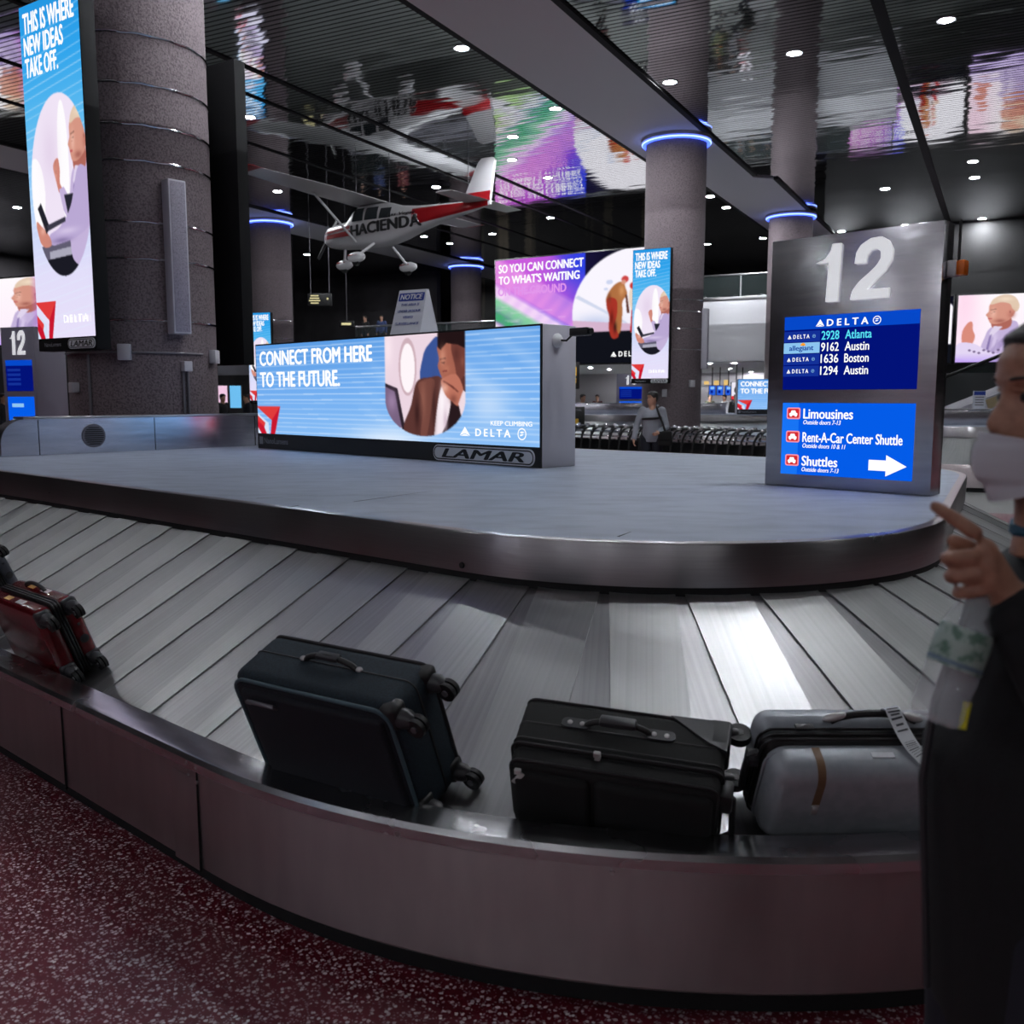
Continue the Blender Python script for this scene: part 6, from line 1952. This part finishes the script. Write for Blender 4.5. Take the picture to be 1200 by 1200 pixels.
# the man standing beyond the carousel
bgx = px_at_y(764, 500, 16.6)
mn = make_person('person', 'man in grey striped sweater with a shoulder bag, standing by the carts and looking left', (bgx.x, 16.6, .001), R(-12), SKIN2, HAIR, GREYCL, NAVYCL, SHOE,
    {'L': ((.25, .0, 1.13), (.15, -.17, 1.03), (-.6, -.7, -.2), (0, -.2, 1), (-.6, .6, 0)), 'R': ((-.27, .0, 1.14), (-.30, -.10, .93), (-.1, -.3, -1), (0, -1, 0), (1, 0, 0))}, voxel=.008, head_yaw=R(-52), belly=.03, scale=1.0)
m = MB()
for sx in (1, -1): pass
bmk = bmesh.new()
K = {'a': (-.12, .0, 1.255, .122), 'b': (0, -.006, 1.258, .150), 'c': (.12, .0, 1.255, .122)}
m.tube([(.168 * math.cos(t), -.004 + .150 * math.sin(t), 1.275 + .012 * math.cos(t)) for t in np.linspace(0, 2 * PI, 32)[:-1]], .020, 8, True)
m.build('chest_stripe', M['black'], mn)
bmk.free()
sb = thing('shoulder_bag', 'black shoulder bag hanging across the standing man in the grey sweater', 'bag', mn.location, R(-12))
m = MB(); rounded_box(m, .12, .36, -.20, -.08, .80, 1.06, .03, 3); m.build('pouch', M['blackfab'], sb)
m = MB(); rounded_box(m, .125, .355, -.215, -.19, .90, 1.05, .012, 3); m.build('flap', M['blackfab'], sb)
m = MB(); m.tube([(.24, -.15, 1.05), (.19, -.185, 1.20), (.13, -.175, 1.34), (.085, -.10, 1.475), (.09, .02, 1.50), (.13, .12, 1.42), (.2, .16, 1.2), (.27, -.06, 1.05)], .020, 8); m.build('strap', M['black'], sb)

# people far off: under the gallery, at the counters, along the upper rail
far = None
def far_person(label, x, y, Y, rz, top, z=0.0, scale=1.0, hairm=HAIR):
    global far
    if far is None:
        far = make_person('person', label, (0, 0, 0), 0, SKIN2, HAIR, DARKCL, NAVYCL, SHOE, arms_down(), voxel=.014)
        o = far
    else:
        o = copy_tree(far); o['label'] = label
    p = px_at_y(x, y, Y)
    o.location = (p.x, Y, z); o.rotation_euler = (0, 0, rz); o.scale = (scale,) * 3
    for c in o.children:
        if c.name.startswith('shirt'):
            c.material_slots[0].link = 'OBJECT'; c.material_slots[0].material = top
        if c.name.startswith('hair'):
            c.material_slots[0].link = 'OBJECT'; c.material_slots[0].material = hairm
    return o
MARO = C_('maroon_cloth', 92, 40, 44); TAN = C_('tan_cloth', 150, 124, 96); OLIVE = C_('olive_cloth', 96, 100, 74); WHITEC = C_('white_cloth', 190, 190, 196); BLUEC = C_('blue_cloth', 52, 66, 108)
far_person('person in dark clothes in front of the pink screen low at the left', 261, 470, 30, R(60), DARKCL)
far_person('person in dark navy clothes in front of the pale blue screen low at the left', 289, 470, 30, R(-60), NAVYCL)
far_person('person in black seen at the far left edge below the bright screen', 4, 470, 27, R(70), DARKCL)
far_person('dark-haired person in black behind the carts, just right of the wide display', 683, 470, 31, R(40), DARKCL)
far_person('person in maroon under the gallery left of the 10 sign', 700, 470, 40, R(-30), MARO)
far_person('person in olive top under the gallery right of the centre pillar', 832, 470, 40, R(20), OLIVE)
far_person('person in white top under the gallery right of the centre pillar', 849, 470, 41, R(-70), WHITEC)
far_person('person in dark top just left of the far advertising display', 862, 470, 38, R(-20), DARKCL)
ZG = 3.86
for i, (x, col, hm, lb) in enumerate(((826, NAVYCL, HAIR, 'person in navy at the gallery rail, nearest the centre pillar'), (841, TAN, HAIR, 'person in tan at the gallery rail, right of the centre pillar'), (862, WHITEC, HAIR2, 'person in white at the gallery rail, right of the centre pillar'), (876, OLIVE, HAIR, 'person in olive at the gallery rail, left of the 12 sign'), (893, BLUEC, HAIR, 'person in blue at the gallery rail, beside the 12 sign'))):
    p = px_at_z(x, 350, 5.0)
    # where the sight line meets the gallery floor a little behind the rail
    s_ = Vector((px_ray(x, 350).x, px_ray(x, 350).y)).normalized()
    k = (CM + 1.2 + .3 * (i % 2)) / (s_.x * .462 + s_.y * .887)
    o = far_person(lb, x, 350, s_.y * k, R(-25 + 35 * i), col, ZG, 1.08, hm)
for i, (x, col, lb) in enumerate(((428, DARKCL, 'person in dark clothes at the dark left gallery rail, leftmost of three'), (447, BLUEC, 'person in blue at the dark left gallery rail, middle of three'), (474, MARO, 'person in maroon at the dark left gallery rail, rightmost of three'))):
    s_ = Vector((px_ray(x, 375).x, px_ray(x, 375).y)).normalized()
    k = (CM + 1.0) / (s_.x * .462 + s_.y * .887)
    far_person(lb, x, 375, s_.y * k, R(-40 + 30 * i), col, ZG, 1.0)

# ------------------------------------------------------------------ the masked man at the right edge
MANX, MANY = .765, 1.30
man = thing('person', 'man in dark jacket and white face mask pointing left, cut by the right edge', 'person', (MANX, MANY, .001), R(-90))
CHIN = 1.525
Hm = Matrix.Translation((0, 0, CHIN))
V = dict(LEGS)
V.update({'pel': (0, .03, .97, .145), 'wai': (0, .01, 1.12, .145), 'che': (0, .03, 1.32, .125), 'neb': (0, .035, 1.46, .070), 'nec': (0, .015, 1.53, .056),
          'Ls': (.17, .035, 1.41, .066), 'Le': (.235, -.01, 1.165, .048), 'Lw': (.106, -.112, 1.382, .031),
          'Rs': (-.14, .10, 1.39, .066), 'Re': (-.22, .14, 1.14, .046), 'Rw': (-.22, .12, .90, .031)})
E = list(LEDGES) + [('pel', 'wai'), ('wai', 'che'), ('che', 'neb'), ('neb', 'nec'), ('che', 'Ls'), ('Ls', 'Le'), ('Le', 'Lw'), ('che', 'Rs'), ('Rs', 'Re'), ('Re', 'Rw')]
for s in 'LR':
    a = V['ank' + s]; V['toe' + s] = (a[0], -.13, .035, .034); E.append(('ank' + s, 'toe' + s))
hand_simple(V, E, 'R', V['Rw'][:3], (0, -.1, -1), (0, -1, 0))
bm = bmesh.new()
E = [e_ for e_ in E if not (e_[0] in ('pel', 'wai', 'che') and e_[1] in ('wai', 'che', 'neb', 'hipL', 'hipR', 'Ls', 'Rs'))]
loft_bm(bm, [(x, y + (.028 if z > 1.2 else 0), z, r, f_, k) for x, y, z, r, f_, k in torso_secs(.015)]); limb_bm(bm, V, E)
head_bm(bm, Hm, 80, 90)
fingers_bm(bm, V['Rw'][:3], (0, -.1, -1), (0, -1, 0), (1, 0, 0))
# pointing left hand: palm fan, straight index, three fingers curled round the bottle's neck, thumb below the index
W3 = (.106, -.112, 1.382)
mc = {'i': (.112, -.164, 1.470), 'm': (.115, -.164, 1.447), 'r': (.114, -.158, 1.424), 'p': (.110, -.149, 1.403)}
for k, r in (('i', .0125), ('m', .0125), ('r', .0122), ('p', .0115)):
    q = Vector(W3).lerp(Vector(mc[k]), .45)
    skin_to_bm(bm, {'w': (*W3, .023), 'q': (q.x, q.y, q.z, .0165), 'k': (*mc[k], r)}, [('w', 'q'), ('q', 'k')], 'w', 2)
def finger(ps, rs):
    nm = 'abcdef'
    skin_to_bm(bm, {nm[i]: (*p, r) for i, (p, r) in enumerate(zip(ps, rs))}, [(nm[i], nm[i + 1]) for i in range(len(ps) - 1)], 'a', 2)
finger([mc['i'], (.104, -.190, 1.489), (.093, -.207, 1.502), (.083, -.220, 1.511)], (.0122, .0105, .0095, .0078))
finger([mc['m'], (.108, -.196, 1.443), (.082, -.196, 1.438), (.064, -.172, 1.440)], (.0120, .0108, .0098, .0082))
finger([mc['r'], (.106, -.190, 1.418), (.080, -.189, 1.413), (.063, -.164, 1.416)], (.0118, .0106, .0095, .0080))
finger([mc['p'], (.103, -.178, 1.396), (.080, -.177, 1.391), (.065, -.156, 1.394)], (.0108, .0096, .0086, .0074))
finger([(.100, -.128, 1.405), (.083, -.140, 1.436), (.072, -.166, 1.455), (.070, -.190, 1.463)], (.0150, .0130, .0112, .0090))
link_mesh('body', fuse(bm, .0042, 3), SKIN1, man, 80)
hair_piece(man, Hm, HAIR2, front=.196, side=.115, back=.02, off=.007)
for s in (1, -1):
    m = MB(); m.sphere(Hm @ Vector((s * .031, -.0700, .1235)), (.0120, .0105, .0085), 16, 12); e_ = m.build('eye', pmat('eye_white', rgb(120, 104, 98), .3), man)
    m = MB(); m.sphere(Hm @ Vector((s * .031, -.0790, .1235)), (.0060, .003, .0060), 12, 8); m.build('iris', M['black'], e_)
    m = MB()
    for a0 in np.linspace(.26, .78, 12):
        p = Hm @ head_point(s * a0, .1475 + .002 * math.sin((a0 - .26) * 5), -.0004)
        m.sphere(p, (.0042, .0022, .0026), 8, 6)
    m.build('eyebrow', HAIR2, man)
    m = MB(); m.tube([Hm @ head_point(s * a, .132 + .002 * math.sin(a * 8), .0015) for a in np.linspace(.22, .58, 8)], .0028, 6); m.build('eyelid', SKIN1, man)
# folded white mask
bm = bmesh.new(); rows = []
zt = np.linspace(-.012, .094, 20)
for i, z in enumerate(zt):
    row = []
    for k in range(41):
        a = -1.32 + 2.64 * k / 40
        lx = abs(a) / 1.32
        top = .076 - .026 * lx ** 1.6; bot = -.020 + .034 * lx ** 1.8
        zz = bot + (top - bot) * i / 19
        p = head_point(a, max(zz, .004), .010, False)
        ridge = .026 * (1 - min(1, lx * 1.9)) * math.sin(PI * min(1, max(0, (zz + .035) / .135))) ** .8
        p.z = zz
        p.y -= ridge
        p.y += .0025 * max(0, math.sin((zz - .06) * 420)) * (zz > .055)
        row.append(bm.verts.new(Hm @ p))
    rows.append(row)
for A, B in zip(rows, rows[1:]):
    for k in range(40): bm.faces.new((A[k], A[k + 1], B[k + 1], B[k]))
bmesh.ops.recalc_face_normals(bm, faces=bm.faces[:])
ex = bmesh.ops.solidify(bm, geom=bm.faces[:], thickness=.0022)
me = bpy.data.meshes.new('face_mask'); bm.to_mesh(me); bm.free()
mk = link_mesh('face_mask', me, pmat('mask_fabric', rgb(206, 206, 216), .8, bump=(500, .15)), man, 60)
for s in (1, -1):
    m = MB(); m.tube([Hm @ head_point(s * 1.28, .050, .012), Hm @ head_point(s * 1.50, .085, .008), Hm @ Vector((s * .085, .022, .135)), Hm @ Vector((s * .086, .034, .105)), Hm @ head_point(s * 1.55, .045, .008), Hm @ head_point(s * 1.25, .022, .012)], .0018, 6); m.build('ear_loop', M['white'], mk)
# clothes
JACK = pmat('dark_jacket', rgb(9, 10, 15), .85, noise=(90, rgb(6, 7, 10), .4, .6), bump=(300, .2))
K = {'hem': (0, .02, .74, .160), 'hip': (0, .015, .90, .165), 'pel': (0, .008, 1.0, .168), 'wai': (0, .0, 1.13, .170), 'rib': (0, .012, 1.24, .155), 'che': (0, .03, 1.34, .140), 'neb': (0, .04, 1.455, .085),
     'Ls': (.17, .035, 1.405, .086), 'Le': (.238, -.005, 1.160, .066), 'Lf': (.17, -.062, 1.275, .060), 'Lw': (.118, -.100, 1.362, .049),
     'Rs': (-.135, .105, 1.385, .082), 'Re': (-.22, .14, 1.14, .066), 'Rw': (-.22, .12, .925, .049)}
bm = bmesh.new()
loft_bm(bm, [(x, y + (.028 if z > 1.2 else 0), z, r, f_, k) for x, y, z, r, f_, k in torso_secs(.028, .022, .72)])
limb_bm(bm, {k: K[k] for k in ('Ls', 'Le', 'Lf', 'Lw', 'Rs', 'Re', 'Rw')}, [('Ls', 'Le'), ('Le', 'Lf'), ('Lf', 'Lw'), ('Rs', 'Re'), ('Re', 'Rw')])
jk = link_mesh('jacket', fuse(bm, .009, 4), JACK, man, 80)
m = MB(); m.tube([(.078 * math.sin(t), .033 - .075 * math.cos(t), 1.475 - .014 * math.cos(t)) for t in np.linspace(0, 2 * PI, 28)[:-1]], .017, 8, True); m.build('shirt_collar', C_('teal_collar', 22, 74, 96), man)
m = MB(); m.tube([(0, -.118, 1.36), (0, -.160, 1.22), (0, -.172, 1.10), (0, -.160, .95), (0, -.148, .78)], .006, 6); m.build('zip', M['gun'], jk)
m = MB(); d_ = Vector((-.052, -.038, .087)).normalized()
c_ = Vector((.113, -.104, 1.370)); m.cyl(c_ - d_ * .012, c_ + d_ * .012, .050, .047, 22); m.build('cuff', JACK, jk)
bm = bmesh.new()
loft_bm(bm, [(0, .01, .84, .164, .116, .126), (0, .01, .92, .164, .116, .126), (0, .01, 1.0, .158, .114, .118)])
limb_bm(bm, {k: (*V[k][:3], V[k][3] + .016) for k in LEGS}, [e_ for e_ in LEDGES if e_[0] != 'pel'])
link_mesh('trousers', fuse(bm, .010, 4), NAVYCL, man, 80)
for sx in (1, -1):
    m = MB(); m.sphere((sx * .105, -.045, .045), (.05, .14, .045), 16, 10); m.box((sx * .105, -.045, .012), (.094, .27, .024), bevel=.01); m.build('shoe', SHOE, man)

# the water bottle held by its neck
bt_a = Vector((.617, 1.212, 1.395)); bt_b = Vector((.556, 1.196, 1.226))
ax = (bt_a - bt_b).normalized()
bt = thing('water_bottle', 'clear plastic water bottle with pale label hanging from the masked man\'s hand', 'bottle', matrix=Matrix.Translation(bt_b) @ frame_z(ax))
PLAST = bpy.data.materials.new('clear_plastic'); PLAST.use_nodes = True
b_ = PLAST.node_tree.nodes['Principled BSDF']
b_.inputs['Base Color'].default_value = (.86, .90, .96, 1); b_.inputs['Roughness'].default_value = .05; b_.inputs['Alpha'].default_value = .26; b_.inputs['Specular IOR Level'].default_value = 1.0
m = MB(); m.lathe([(.0001, .006), (.020, .004), (.028, .0), (.033, .006), (.0345, .016), (.0325, .028), (.0345, .036), (.0325, .046), (.034, .054), (.034, .105), (.0345, .112), (.033, .128), (.027, .148), (.018, .166), (.0135, .176), (.0135, .196)], 36)
m.build('bottle_body', PLAST, bt, 60)
m = MB(); m.lathe([(.0146, .196), (.0148, .210), (.0001, .211)], 24); m.build('cap', M['white'], bt)
m = MB(); m.lathe([(.0343, .075), (.0347, .076), (.0350, .112), (.0335, .128)], 36); lb_ = m.build('label', pmat('bottle_label', rgb(168, 186, 178), .45, noise=(70, rgb(96, 128, 112), .48, .60), ), bt, 60)
m = MB(); m.lathe([(.0350, .078), (.0350, .084)], 36); m.build('label_band', pmat('label_band', rgb(110, 132, 150), .4), lb_, 60)
wt_ = pmat('yellow_slip', rgb(214, 200, 30), .5)
m = MB(); m.box((-.012, -.034, .020), (.012, .0015, .036), Matrix.Rotation(.2, 4, 'Y')); m.build('yellow_mark', wt_, bt)
